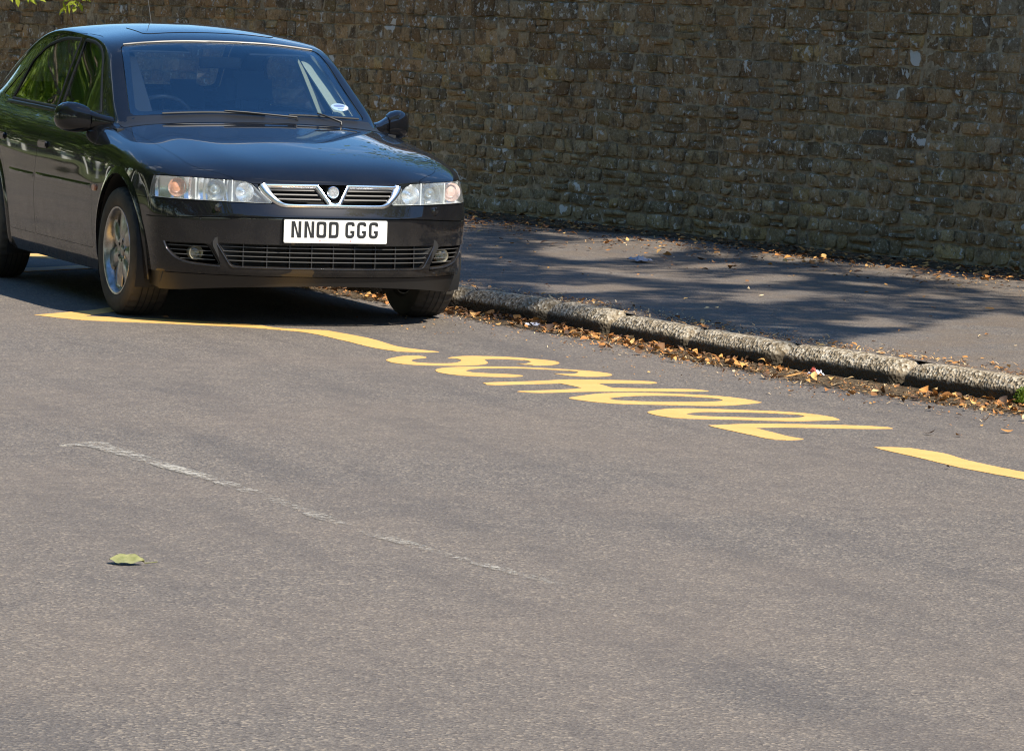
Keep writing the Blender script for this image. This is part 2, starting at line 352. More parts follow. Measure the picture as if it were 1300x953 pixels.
# ---------------- painted markings
ym = mat('yellow_road_paint', (.70, .42, .13), .6, spec=.3); q = NT(ym); v = q.coord('Object')
n1 = q.noise(v, 60, 4, .7); n2 = q.noise(v, 6, 6, .6)
c_ = q.ramp(n2, [(.35, (.64, .375, .115)), (.7, (.74, .44, .145))])
q.l(q.mix(q.ramp(n1, [(.64, .0), (.74, .6)]), c_, (.42, .28, .10)), q.b.inputs['Base Color']); q.bump(n1, .4, .003)
def sheet(polys, z, th, name, mt, jag=.004):
    """flat painted shape (outer outline, then holes) with a real paint thickness and slightly ragged edges"""
    pl = []
    for poly in polys:
        P = []; N = len(poly)
        for i in range(N):                                  # smooth the outline, keep tips
            p0, p1, p2, p3 = (Vector(poly[(i+k) % N]) for k in (-1, 0, 1, 2))
            sharp1 = (p1-p0).angle(p2-p1, 0) > .85; sharp2 = (p2-p1).angle(p3-p2, 0) > .85
            m1 = (p2-p0)*.5 if not sharp1 else (p2-p1)*.6; m2 = (p3-p1)*.5 if not sharp2 else (p2-p1)*.6
            lim = (p2-p1).length*1.2
            if m1.length > lim: m1 = m1.normalized()*lim
            if m2.length > lim: m2 = m2.normalized()*lim
            K = max(2, min(14, int((p2-p1).length/.02)))
            for k in range(K):
                t = k/K; h = (2*t**3-3*t**2+1)*p1+(t**3-2*t**2+t)*m1+(-2*t**3+3*t**2)*p2+(t**3-t**2)*m2
                r_ = noise.noise(Vector((h.x*55, h.y*55, 1)))*jag; P.append(Vector((h.x+r_, h.y-r_, 0)))
        pl.append(P)
    flat = [p for P in pl for p in P]
    tris = tessellate_polygon(pl); n = len(flat)
    v = [(p.x, p.y, z+th) for p in flat]+[(p.x, p.y, z-.001) for p in flat]
    f = [tuple(t) for t in tris]; o_ = 0
    for P in pl:
        m_ = len(P)
        for i in range(m_): a, b = o_+i, o_+(i+1) % m_; f.append((a, b, b+n, a+n))
        o_ += m_
    return link(name, mesh(name, v, f, True), mt)
o = sheet(MARKS['zig'], .0, .002, 'zigzag_line', ym); tag(o, 'yellow zigzag line running from under the front wheel towards the painted word', 'road marking', 'yellow zigzag lines')
o = sheet(MARKS['right'], .0, .002, 'zigzag_line', ym); tag(o, 'yellow line that starts just past the last painted letter and leaves the frame', 'road marking', 'yellow zigzag lines')
o = sheet(MARKS['zb1'], .0, .004, 'zigzag_line', ym); tag(o, 'yellow zigzag point on the road seen under the car between its wheels', 'road marking', 'yellow zigzag lines')
word = empty('road_lettering', (3.9, .1, 0)); tag(word, 'yellow word SCHOOL painted on the road beside the kerb', 'road marking')
for k in ('S', 'C', 'H', 'O1', 'O2', 'L'):
    o = sheet(MARKS[k], .0, .002, 'letter', ym); o.parent = word; o.matrix_parent_inverse = Matrix.Translation((-3.9, -.1, 0))
# worn white line: paint left only on the high stones
wm = mat('worn_white_paint', (.56, .53, .46), .7, spec=.2); q = NT(wm); v = q.coord('Object')
n1 = q.noise(v, 48, 6, .75); n2 = q.noise(q.coord('Object', (1, 1, 1)), 2.6, 5, .7, .5)
sx = q.n('ShaderNodeSeparateXYZ'); q.l(v, sx.inputs[0])
fade = q.ramp(q.math('DIVIDE', q.math('SUBTRACT', sx.outputs['X'], 5.6), 4.0), [(0.0, .05), (.08, .085), (.25, .035), (.7, .005), (1.0, .02)])
th_ = q.math('ADD', q.math('ADD', q.math('MULTIPLY', n1, .66), q.math('MULTIPLY', n2, .50)), fade)
alpha = q.ramp(th_, [(.58, 0.0), (.64, .14), (.71, .62)])
q.l(alpha, q.b.inputs['Alpha'])
o = sheet(MARKS['wline'], .0, .004, 'worn_white_line', wm, .02); tag(o, 'worn white line, mostly rubbed away, crossing the open road', 'road marking')

# ---------------- the stone wall
def build_wall():
    rnd = random.Random(11)
    U = Vector((1, WSL, 0)).normalized(); Nn = Vector((U.y, -U.x, 0))     # towards the road
    O = Vector((WX0, WY0, 0))
    def P(s, h, e): return O+U*s+Nn*e+Vector((0, 0, h))
    V = []; F = []; Cc = []
    H = 2.35; s_min, s_max = -14.0, 13.5
    z0 = .06; courses = []; z = z0; i = 0
    while z < H:
        t = (z-z0)/1.6
        hh = rnd.uniform(.065, .100) if t < .25 else rnd.uniform(.075, .105) if t < .6 else rnd.uniform(.085, .120)
        courses.append((z, min(z+hh, H))); z += hh
    def wav(s, z): return .022*noise.noise(Vector((s*.30, z*1.2, 5)))+.009*noise.noise(Vector((s*1.4, z*2, 9)))
    for ci, (za, zb) in enumerate(courses):
        low = 1-min((za-z0)/1.3, 1)
        s = s_min-rnd.random()*.3
        while s < s_max:
            L_ = rnd.choice([rnd.uniform(.07, .12), rnd.uniform(.10, .17), rnd.uniform(.13, .21), rnd.uniform(.16, .30)])
            far = s < -9 or s > 8.5
            if far: L_ *= 1.4
            s1 = s+L_; g = rnd.uniform(.001, .005)+.004*low
            rows = [(za, zb)]
            if rnd.random() < .16 and not far: zm = za+(zb-za)*rnd.uniform(.4, .6); rows = [(za, zm), (zm, zb)]
            for (ra, rb) in rows:
                nx, nzv = (3, 3) if far else (8, 6)
                UL = [-1, 0, 1] if far else [-1, -.945, -.55, -.18, .18, .55, .945, 1]; WL = [-1, 0, 1] if far else [-1, -.90, -.35, .35, .90, 1]
                bulge = rnd.uniform(.000, .006)+.009*low*rnd.random(); off = rnd.uniform(-.011, .008)-.001+.003*low; tilt = rnd.uniform(-.025, .025)*(.4+low)
                skew = [rnd.uniform(-.012, .012) for _ in range(4)]
                tone = rnd.gauss(0, 1); hue = rnd.random(); base = len(V); cx, cz = (s+s1)/2, (ra+rb)/2
                rr = rnd.uniform(2.6, 5.5)-1.2*low
                for a in range(nx):
                    for b in range(nzv):
                        u_ = UL[a]; w_ = WL[b]; uu = u_; ww = w_
                        k = (1-.05*abs(ww)**rr*(1+2.0*low)); k2 = (1-.07*abs(uu)**rr*(1+1.8*low))
                        sk = skew[0]*(u_ < 0)*w_+skew[1]*(u_ > 0)*w_
                        ps = cx+uu*k*((s1-s)/2-g)+sk; pz = cz+ww*k2*((rb-ra)/2-g*.75)+tilt*uu*(s1-s)/2*1.0+skew[2]*.3*u_
                        pz += wav(ps, pz)
                        e = off+bulge*(1-max(abs(u_), abs(w_))**3)
                        nv = Vector((ps*16, pz*16, ci)); e += .0085*noise.fractal(nv*1.3, .6, 2, 5)+.0030*noise.noise(Vector((ps*95, pz*95, 2)))
                        ps += .005*noise.noise(Vector((ps*30, pz*30, 4))); pz += .005*noise.noise(Vector((ps*30, pz*30, 14)))
                        if max(abs(u_), abs(w_)) > .99: e -= .020
                        elif max(abs(uu), abs(ww)) > .85: e -= .0015
                        V.append(P(ps, pz, e))
                for a in range(nx-1):
                    for b in range(nzv-1):
                        F.append((base+a*nzv+b, base+(a+1)*nzv+b, base+(a+1)*nzv+b+1, base+a*nzv+b+1)); Cc.append((tone, hue, low))
            s = s1
    me = mesh('stone_wall', V, F)
    at = me.attributes.new('tone', 'FLOAT_COLOR', 'FACE')
    arr = np.array([(.5+.16*c[0], c[1], c[2], 1) for c in Cc], dtype=np.float32); at.data.foreach_set('color', arr.ravel())
    # wall stone material
    sm = mat('ragstone', (.1, .08, .06), .93, spec=.15); q = NT(sm); v = q.coord('Object')
    a_ = q.n('ShaderNodeAttribute'); a_.attribute_name = 'tone'; sp = q.n('ShaderNodeSeparateColor'); q.l(a_.outputs['Color'], sp.inputs[0])
    n1 = q.noise(v, 11, 7, .7); n2 = q.noise(v, 60, 5, .75); n3 = q.noise(v, 1.1, 5, .6)
    brown = q.ramp(sp.outputs[1], [(0, (.235, .155, .085)), (.35, (.290, .200, .112)), (.65, (.250, .190, .118)), (.85, (.200, .168, .125)), (1, (.31, .225, .105))])
    grey = q.ramp(sp.outputs[1], [(0, (.215, .180, .112)), (.4, (.255, .210, .130)), (.7, (.195, .178, .122)), (1, (.31, .245, .125))])
    ft = q.math('ADD', sp.outputs[2], q.math('MULTIPLY', q.math('SUBTRACT', n3, .5), 1.6))
    col = q.mix(q.ramp(ft, [(.28, 0.0), (.72, 1.0)]), brown, grey)
    col = q.mix(1.0, col, q.ramp(sp.outputs[0], [(.1, (.72, .65, .56)), (.5, (1.30, 1.18, 1.00)), (.9, (1.85, 1.68, 1.44))]), 'MULTIPLY')
    col = q.mix(q.ramp(n1, [(.38, .75), (.50, 0.0)]), col, (.090, .064, .038))
    col = q.mix(q.ramp(n2, [(.35, .50), (.50, 0.0)]), col, (.045, .038, .030))
    col = q.mix(q.ramp(n2, [(.56, 0.0), (.66, .75)]), col, (.46, .42, .34))
    li = q.noise(v, 23, 4, .65); li2 = q.noise(v, 1.7, 3, .6)
    lm = q.math('ADD', li, q.math('MULTIPLY', li2, .22))
    col = q.mix(q.ramp(lm, [(.71, 0.0), (.75, .85)]), col, (.58, .56, .50))
    bl = q.noise(v, 5.2, 4, .55, .3); col = q.mix(q.ramp(bl, [(.675, 0.0), (.69, .9)]), col, (.66, .65, .60))
    lg = q.noise(v, 7.5, 6, .7, .6)
    col = q.mix(q.ramp(lg, [(.60, 0.0), (.68, .42)]), col, (.20, .215, .18))
    q.l(col, q.b.inputs['Base Color']); q.bump(q.math('ADD', q.math('MULTIPLY', n1, 1.0), q.math('MULTIPLY', n2, .6)), .9, .010)
    root = empty('stone_wall', O); tag(root, 'tall weathered brown rubble stone wall behind the pavement', 'wall')
    inv = Matrix.Translation(-O)
    st = link('stone_facing', me, sm, root, smooth=50); st.matrix_parent_inverse = inv
    # mortar bed with body of the wall
    mm = mat('lime_mortar', (.16, .14, .11), .95, spec=.1); q = NT(mm); v = q.coord('Object'); n1 = q.noise(v, 18, 7, .7); n2 = q.noise(v, 1.0, 4, .6); n3 = q.noise(v, 90, 3, .6)
    c1 = q.ramp(n1, [(.3, (.21, .155, .09)), (.5, (.42, .325, .205)), (.72, (.66, .54, .37))])
    q.l(q.mix(q.ramp(n2, [(.4, 0.0), (.65, .45)]), c1, (.075, .065, .05)), q.b.inputs['Base Color']); q.bump(q.math('ADD', n1, n3), .8, .008)
    v = []; f = []; na = 1100; nb = 70
    ss = np.linspace(-14.5, 14, na); zz = np.linspace(-.1, H+.01, nb)
    for s in ss:
        for z in zz:
            t = min(max((z-.1)/1.5, 0), 1)
            v.append(P(s, z, -.0125+.006*noise.fractal(Vector((s*4, z*4, 1)), .6, 2, 4)+.005*noise.noise(Vector((s*24, z*24, 1)))))
    for i in range(na-1):
        for j in range(nb-1): f.append((i*nb+j, (i+1)*nb+j, (i+1)*nb+j+1, i*nb+j+1))
    mo = link('mortar', mesh('mortar', v, f), mm, root, smooth=180); mo.matrix_parent_inverse = inv
    core = MB()
    def wbox(s0, s1, h0, h1, e0, e1): core.add([P(s0,h0,e0),P(s1,h0,e0),P(s1,h0,e1),P(s0,h0,e1),P(s0,h1,e0),P(s1,h1,e0),P(s1,h1,e1),P(s0,h1,e1)], [(0,1,2,3),(7,6,5,4),(0,4,5,1),(1,5,6,2),(2,6,7,3),(3,7,4,0)])
    wbox(-14.5, 14, -.1, H, -.42, -.045)
    wbox(14, 80, -.1, H, -.42, -.004)
    def slab(x0, x1, h0, h1, e0, e1):
        p, q_ = Vector((x0, wall_y(x0), 0)), Vector((x1, wall_y(x1), 0)); u_ = (q_-p).normalized(); n_ = Vector((u_.y, -u_.x, 0))
        c8 = [a_+n_*e+Vector((0, 0, h)) for h in (h0, h1) for (a_, e) in ((p, e0), (q_, e0), (q_, e1), (p, e1))]
        return c8, [(3,2,1,0),(4,5,6,7),(0,1,5,4),(1,2,6,5),(2,3,7,6),(3,0,4,7)]
    bx = list(np.arange(-20.78, -110, -3.0))
    for x1_, x0_ in zip(bx[:-1], bx[1:]): core.add(*slab(x0_, x1_, -.1, H, -.42, -.004))
    co = core.build('wall_core', sm, root, 30); co.matrix_parent_inverse = inv
    cp = MB(); s = -14.4
    for x1_, x0_ in zip(bx[:-1], bx[1:]): cp.add(*slab(x0_+.01, x1_-.01, H-.002, H+.11, -.46, .04))
    rnd2 = random.Random(4)
    s = -14.4; rnd2 = random.Random(4)
    while s < 80:
        L_ = rnd2.uniform(.28, .5); dz = rnd2.uniform(0, .02)
        cp.add([P(s+.004,H-.002,-.46),P(s+L_-.004,H-.002,-.46),P(s+L_-.004,H-.002,.04),P(s+.004,H-.002,.04),P(s+.004,H+.10+dz,-.40),P(s+L_-.004,H+.10+dz,-.40),P(s+L_-.004,H+.10+dz,-.02),P(s+.004,H+.10+dz,-.02)], [(3,2,1,0),(4,5,6,7),(4,0,1,5),(5,1,2,6),(6,2,3,7),(7,3,0,4)]); s += L_
    cpo = cp.build('coping', sm, root, 30); cpo.matrix_parent_inverse = inv
    return P
WP = build_wall()

# ---------------- trees
def leaf_mat(name, c0, c1, trans=.45):
    m_ = bpy.data.materials.new(name); m_.use_nodes = True; q = NT(m_); v = q.coord('Object'); n = q.noise(v, .9, 4, .6); n2 = q.noise(v, 25, 2, .5)
    col = q.mix(q.ramp(n2, [(.35, 0.0), (.65, 1.0)]), q.ramp(n, [(.3, c0), (.7, c1)]), q.ramp(n, [(.3, c1), (.7, tuple(x*1.5 for x in c1))]))
    q.l(col, q.b.inputs['Base Color']); q.b.inputs['Roughness'].default_value = .5; q.b.inputs['Specular IOR Level'].default_value = .3
    tr = q.n('ShaderNodeBsdfTranslucent'); q.l(q.mix(1.0, col, (1.5, 1.6, .6), 'MULTIPLY'), tr.inputs[0]); mx = q.n('ShaderNodeMixShader'); mx.inputs[0].default_value = trans
    q.l(q.b.outputs[0], mx.inputs[1]); q.l(tr.outputs[0], mx.inputs[2]); q.l(mx.outputs[0], q.t.nodes['Material Output'].inputs[0])
    return m_
leafA = leaf_mat('leaf_green', (.060, .105, .016), (.13, .18, .028)); leafB = leaf_mat('leaf_dark_green', (.050, .092, .016), (.11, .155, .024))
leafC = leaf_mat('leaf_yellow_green', (.20, .26, .03), (.34, .36, .04), .55)
bark = mat('bark', (.10, .08, .055), .95); q = NT(bark); v = q.coord('Object', (6, 6, 1.2)); n = q.noise(v, 3, 6, .7); q.l(q.ramp(n, [(.3, (.05, .04, .03)), (.7, (.15, .12, .09))]), q.b.inputs['Base Color']); q.bump(n, 1, .03)
LEAF = [(0, 0, 0), (.30, .22, .03), (.55, .26, .06), (1, 0, 0), (.55, -.26, .06), (.30, -.22, .03)]
def add_leaf(V, F, p, d, n_, size):
    d = d.normalized(); s_ = d.cross(n_)
    if s_.length < 1e-4: s_ = d.orthogonal()
    s_.normalize(); n2 = s_.cross(d); b = len(V)
    for (a, c_, e) in LEAF: V.append(p+(d*a+s_*c_+n2*e)*size)
    F.append((b, b+1, b+2, b+3)); F.append((b, b+3, b+4, b+5))
def rvec(rnd): 
    while True:
        v = Vector((rnd.uniform(-1, 1), rnd.uniform(-1, 1), rnd.uniform(-1, 1)))
        if .05 < v.length < 1: return v
def limb(mb, rnd, p, d, L_, r, depth, tips):
    pts = [p.copy()]; rs = [r]; n = 5
    for i in range(n):
        d = (d+rvec(rnd)*.16+Vector((0, 0, .05))).normalized(); p = p+d*(L_/n); pts.append(p.copy()); rs.append(r*(1-.55*(i+1)/n))
    mb.tube(pts, rs, 8 if depth < 2 else 5)
    tips.append(p.copy())
    if depth < 3:
        for k in range(rnd.choice([2, 3, 3])):
            q_ = pts[rnd.choice([2, 3, 4, 5])]; dd = (d*.6+rvec(rnd)*.9+Vector((0, 0, .15))).normalized()
            limb(mb, rnd, q_.copy(), dd, L_*rnd.uniform(.55, .8), rs[3]*.7, depth+1, tips)
def tree_parts(seed, h, spread, nleaf, lsize, trunk_h, r0):
    rnd = random.Random(seed); mb = MB(); tips = []
    pts = [Vector((0, 0, -.3)), Vector((0, 0, .1)), Vector((rnd.uniform(-.1, .1), rnd.uniform(-.1, .1), trunk_h*.5)), Vector((rnd.uniform(-.2, .2), rnd.uniform(-.2, .2), trunk_h))]
    mb.tube(pts, [r0*1.6, r0*1.15, r0*.95, r0*.8], 12)
    for k in range(6):
        a = k*1.05+rnd.random(); el = rnd.uniform(.5, 1.2)
        limb(mb, rnd, pts[-1].copy()-Vector((0, 0, rnd.uniform(0, trunk_h*.25))), Vector((math.cos(a), math.sin(a), el)), spread*rnd.uniform(.75, 1.05), r0*.5, 0, tips)
    limb(mb, rnd, pts[-1].copy(), Vector((0, 0, 1)), h*.45, r0*.6, 0, tips)
    V = []; F = []
    clumps = []
    for t in tips: clumps.append((t, rnd.uniform(.5, 1.1)))
    for _ in range(len(tips)):                       # fill the crown volume
        a = rnd.random()*6.283; z = rnd.uniform(trunk_h*.8, h); q_ = (z-trunk_h*.8)/(h-trunk_h*.8); rad = spread*1.15*math.sin(math.pi*min(.12+.80*q_, 1))**.6*math.sqrt(rnd.random())*rnd.uniform(.8, 1.1)
        clumps.append((Vector((rad*math.cos(a), rad*math.sin(a), z)), rnd.uniform(.5, 1.2)))
    per = max(8, nleaf//len(clumps))
    for (c, r_) in clumps:
        for _ in range(per):
            v = rvec(rnd); v = v.normalized()*(v.length**.5)*r_; v.z *= .65
            add_leaf(V, F, c+v, rvec(rnd), (v.normalized()*.6+rvec(rnd)*.5+Vector((0, 0, .5))), lsize*rnd.uniform(.7, 1.3))
    return mb, V, F
def make_tree(name, seed, h, spread, nleaf, lsize, trunk_h, r0, lm):
    mb, V, F = tree_parts(seed, h, spread, nleaf, lsize, trunk_h, r0)
    root = empty(name); mb.build('trunk', bark, root, 60, recalc=False); link('crown', mesh('crown', V, F), lm, root); return root
protos = [make_tree('broadleaf_tree', 21, 10.5, 3.6, 15000, .26, 2.6, .24, leafB), make_tree('broadleaf_tree', 22, 8.5, 3.2, 13000, .24, 2.0, .2, leafA), make_tree('bushy_tree', 23, 6.0, 2.9, 12000, .22, 1.0, .14, leafA)]
rnd = random.Random(8)
spots = []
x = -74.0
while x < 44:
    spots.append((x, far_y(x)-rnd.uniform(6, 10))); x += rnd.uniform(4.2, 6.0)
ORD = ['dark', 'broad', 'bushy']
used = [False]*3
for i, (x, y) in enumerate(spots):
    k = rnd.choice([0, 0, 1, 1, 2]); p = protos[k]
    t = p if not used[k] else None
    if used[k]:
        t = p.copy(); C.objects.link(t)
        for ch in p.children: c = ch.copy(); C.objects.link(c); c.parent = t
    else: used[k] = True; t = p
    s_ = rnd.uniform(.85, 1.2)*(1.75 if x < -22 else 1.25); t.scale = (s_, s_, s_*rnd.uniform(.9, 1.1)); t.location = (x, y, .03); t.rotation_euler = (0, 0, rnd.random()*6.28)
    tag(t, 'leafy green tree standing beyond the far grass verge across the road', 'tree', 'trees across the road')
# hedge-height bushes and white posts along the far verge
post = MB().box((-.055, -.055, -.2), (.055, .055, .78)).add([(-.055,-.055,.78),(.055,-.055,.78),(.055,.055,.78),(-.055,.055,.78),(0,0,.84)], [(0,1,4),(1,2,4),(2,3,4),(3,0,4)])
pw_m = mat('white_post_paint', (.78, .78, .74), .6)
pme = mesh('post', post.v, post.f, False)
for i, x in enumerate(np.arange(-52, 8, 2.3)):
    o = link('verge_post', pme if i else pme, pw_m if i == 0 else None); o.location = (x, far_y(x)-1.5+rnd.uniform(-.1, .1), .02)
    tag(o, 'short white wooden post in the grass verge across the road', 'post', 'white posts along the far verge')

# the two trees behind the wall whose boughs shade the pavement
def in_poly(x, y, poly):
    c = False; j = len(poly)-1
    for i in range(len(poly)):
        if ((poly[i][1] > y) != (poly[j][1] > y)) and (x < (poly[j][0]-poly[i][0])*(y-poly[i][1])/(poly[j][1]-poly[i][1])+poly[i][0]): c = not c
        j = i
    return c
def in_shade(gx, gy):
    k = kerb_y(gx)
    edge = k+.15 if gx > 1.25 else (k+.06 if gx > .9 else (k-.02 if gx < -.2 else k-.10))
    if gy < edge: return False
    # right-hand limit of the shade: (3.3,1.35) - (2.6,2.0) - (.8,3.6) - (.3,4.9)
    lx = np.interp(gy, [1.2, 1.5, 2.05, 2.8, 3.2, 3.5, 4.9], [3.6, 3.1, 2.60, 1.80, 1.55, 1.9, 2.2])+.35*noise.noise(Vector((gx*1.7, gy*2.3, 7)))
    if gx > lx: return False
    if gx < -1.0 and gy < .70+(-.5-gx)*.33: return False
    if noise.noise(Vector((gx*1.3+3, gy*3.4, 2))) > .36: return False
    if gx > -.9 and gy > 3.75 and noise.noise(Vector((gx*2.1, gy*4.1, 12))) > -.12: return False
    for pl in MARKS['lit']:
        if in_poly(gx, gy, pl): return False
    return True
SV = Vector((.80, .35, 1.0))
def shade_tree(seed, base, gx0, gx1, n, label):
    rnd = random.Random(seed); root = empty('roadside_tree', base)
    tag(root, label, 'tree', 'trees behind the stone wall')
    V = []; F = []; mb = MB(); B = Vector(base)
    cl = []; tries = 0
    while len(cl) < n and tries < n*30:
        tries += 1
        gx = rnd.uniform(gx0, gx1); gy = kerb_y(gx)-.3+rnd.random()*(wall_y(gx)+1.2-kerb_y(gx)); t = 6.8+3.6*rnd.random()
        p = Vector((gx, gy, .12))+SV*t
        cl.append((p, rnd.uniform(.22, .50)))
    for (c, r_) in cl:
        for _ in range(85):
            v = rvec(rnd)*r_; v.z *= .7; p = c+v; g = p-SV*(p.z-.12)
            if g.y < wall_y(g.x)+.3 and not in_shade(g.x, g.y): continue
            add_leaf(V, F, p-B, rvec(rnd)+Vector((0, 0, -.4)), Vector((0, 0, 1))+rvec(rnd)*.8, rnd.uniform(.075, .12))
    # crown above and behind the boughs (its shadow falls beyond the wall)
    tip = []
    pts = [B*0+Vector((0, 0, -.4)), Vector((0, 0, 2.2)), Vector((.1, -.15, 4.6)), Vector((.05, -.4, 7.0))]
    mb.tube(pts, [.34, .24, .20, .16], 12)
    for (c, r_) in cl[::14]:
        tgt = c-B; st = Vector((.05, -.3, rnd.uniform(4.4, 7.0))); mid = st.lerp(tgt, .5)+Vector((0, 0, .35)); q1 = st.lerp(mid, .5)+Vector((0, 0, .12))+rvec(rnd)*.1
        pp = [st, q1, mid, mid.lerp(tgt, .55)+rvec(rnd)*.1, tgt]
        ok = all(not (((B+z)-SV*((B+z).z-.12)).y < wall_y(((B+z)-SV*((B+z).z-.12)).x)+.2 and not in_shade(((B+z)-SV*((B+z).z-.12)).x, ((B+z)-SV*((B+z).z-.12)).y)) for z in (mid, pp[3], tgt))
        if ok: mb.tube(pp, [.055, .042, .03, .018, .008], 6)
    for _ in range(170):
        a = rnd.random()*6.283; z = rnd.uniform(6.6, 12.0); rad = 3.4*math.sqrt(rnd.random())*(1-.35*abs(z-9.0)/3)
        c = Vector((rad*math.cos(a)+.3, rad*math.sin(a)+.8, z))
        for _ in range(45):
            v = rvec(rnd)*.6; p = c+v+B; g = p-SV*(p.z-.12)
            if g.y < wall_y(g.x)+.35 and not in_shade(g.x, g.y): continue
            add_leaf(V, F, p-B, rvec(rnd), Vector((0, 0, 1))+rvec(rnd)*.8, rnd.uniform(.12, .19))
    mb.build('trunk', bark, root, 60, recalc=False)
    link('crown', mesh('crown', V, F), leafA, root)
    return root
shade_tree(31, (2.4, 9.2, .85), -8.2, -2.3, 330, 'green tree behind the wall whose boughs hang over the pavement beyond the car')
shade_tree(32, (8.9, 10.2, .85), -2.6, 4.2, 420, 'green tree behind the wall whose boughs shade the pavement past the car bonnet')

t = make_tree('small_tree', 41, 4.6, 1.5, 9000, .13, 2.6, .13, leafA); t.location = (-11.6, 7.4, .8)
tag(t, 'small tree behind the wall that the drooping sunlit twig grows beside', 'tree', 'trees behind the stone wall')
# drooping leafy twig in front of the wall, top left
def twig():
    rnd = random.Random(5)
    root = empty('hanging_branch', (-10.6, 1.9, 2.9)); B = Vector((-10.6, 1.9, 2.9))
    tag(root, 'thin drooping twig of sunlit yellow-green leaves in front of the wall', 'branch')
    mb = MB(); V = []; F = []
    def T_(u, v, D):
        r_ = _d+_r*((u-650)/5300)-_u*((v-432)/5300); return cam.location.copy()*0+Vector((19.93830022, -6.21119051, 1.54011798))+r_*D
    return root, mb, V, F, rnd, B
root_t, mb, V, F, rnd_t, B = twig()
T0 = Vector((-11.5, 7.3, 3.5))
mb.tube([T0-B, Vector((-11.1, 5.4, 3.45))-B, Vector((-10.9, 4.0, 3.25))-B, Vector((-10.7, 2.9, 2.7))-B, Vector((-10.5, 2.0, 2.05))-B], [.035, .03, .022, .014, .008], 6)
ends = [Vector((-10.40, 1.62, 1.50)), Vector((-10.42, 1.50, 1.56)), Vector((-10.36, 1.68, 1.58)), Vector((-10.48, 1.26, 1.52)), Vector((-10.52, 1.12, 1.535)), Vector((-10.50, 1.20, 1.60)), Vector((-10.38, 1.75, 1.63)), Vector((-10.45, 1.58, 1.47))]
for e in ends:
    mb.tube([Vector((-10.5, 2.0, 2.05))-B, (Vector((-10.5, 2.0, 2.05)).lerp(e, .6)+Vector((0, 0, .05)))-B, e-B], [.006, .004, .002], 5)
    for k in range(6):
        p = e+Vector((rnd_t.uniform(-.06, .06), rnd_t.uniform(-.06, .06), rnd_t.uniform(-.005, .09)))
        add_leaf(V, F, p-B, Vector((rnd_t.uniform(-.4, .4), rnd_t.uniform(-1, 1), -.45)), Vector((.6, .2, 1))+rvec(rnd_t)*.3, rnd_t.uniform(.06, .095))
mb.build('stem', bark, root_t, 60, recalc=False); link('foliage', mesh('foliage', V, F), leafC, root_t)

# ---------------- gutter dirt, fallen leaves, litter
dm = mat('gutter_soil', (.09, .065, .04), .95, spec=.1); q = NT(dm); v = q.coord('Object'); n1 = q.noise(v, 40, 5, .75); n2 = q.noise(v, 120, 3, .7)
q.l(q.ramp(n1, [(.32, (.035, .025, .016)), (.5, (.105, .075, .046)), (.62, (.20, .145, .088)), (.74, (.36, .27, .16))]), q.b.inputs['Base Color']); q.bump(q.math('ADD', n1, n2), 1, .012)
sp2 = q.n('ShaderNodeAttribute'); sp2.attribute_name = 'edge'
al = q.math('ADD', sp2.outputs['Fac'], q.math('MULTIPLY', q.math('SUBTRACT', q.noise(v, 26, 6, .75), .5), 1.7))
q.l(q.ramp(al, [(.46, 0.0), (.52, 1.0)]), q.b.inputs['Alpha'])
def dirt(name, xs, f0, wf, n, zf, label):
    v = []; f = []; ed = []
    for x in xs:
        w_ = wf(x)
        for k in range(n+1):
            t = k/n; y = f0(x)+t*w_; v.append((x, y, zf(x, y)+.0045+max(0, (1-t))*.008*(.6+noise.noise(Vector((x*5, y*5, 0)))))); ed.append(max(0.0, 1.05-t*1.05))
    for i in range(len(xs)-1):
        for k in range(n): f.append((i*(n+1)+k, i*(n+1)+k+1, (i+1)*(n+1)+k+1, (i+1)*(n+1)+k))
    me = mesh(name, v, f)
    if me.polygons[0].normal.z < 0: me.flip_normals()
    a_ = me.attributes.new('edge', 'FLOAT', 'POINT'); a_.data.foreach_set('value', np.array(ed, dtype=np.float32))
    o = link(name, me, dm, smooth=180); tag(o, label, 'soil', kind='stuff'); return o
xs = np.arange(-3.5, 8, .04)
dirt('gutter_soil', xs, lambda x: kerb_y(x)+.004, lambda x: -(.30+.20*(noise.noise(Vector((x*.9, 0, 0)))+.3)+.08*max(0, x-2)), 10, lambda x, y: 0.0, 'brown soil and grit lying in the gutter along the kerb')
xs = np.arange(-12, 5, .05)
dirt('wall_foot_soil', xs, lambda x: wall_y(x)-.005, lambda x: -(.55+.3*noise.noise(Vector((x*.7, 3, 0)))), 12, pav_z, 'dark soil gathered along the foot of the stone wall')

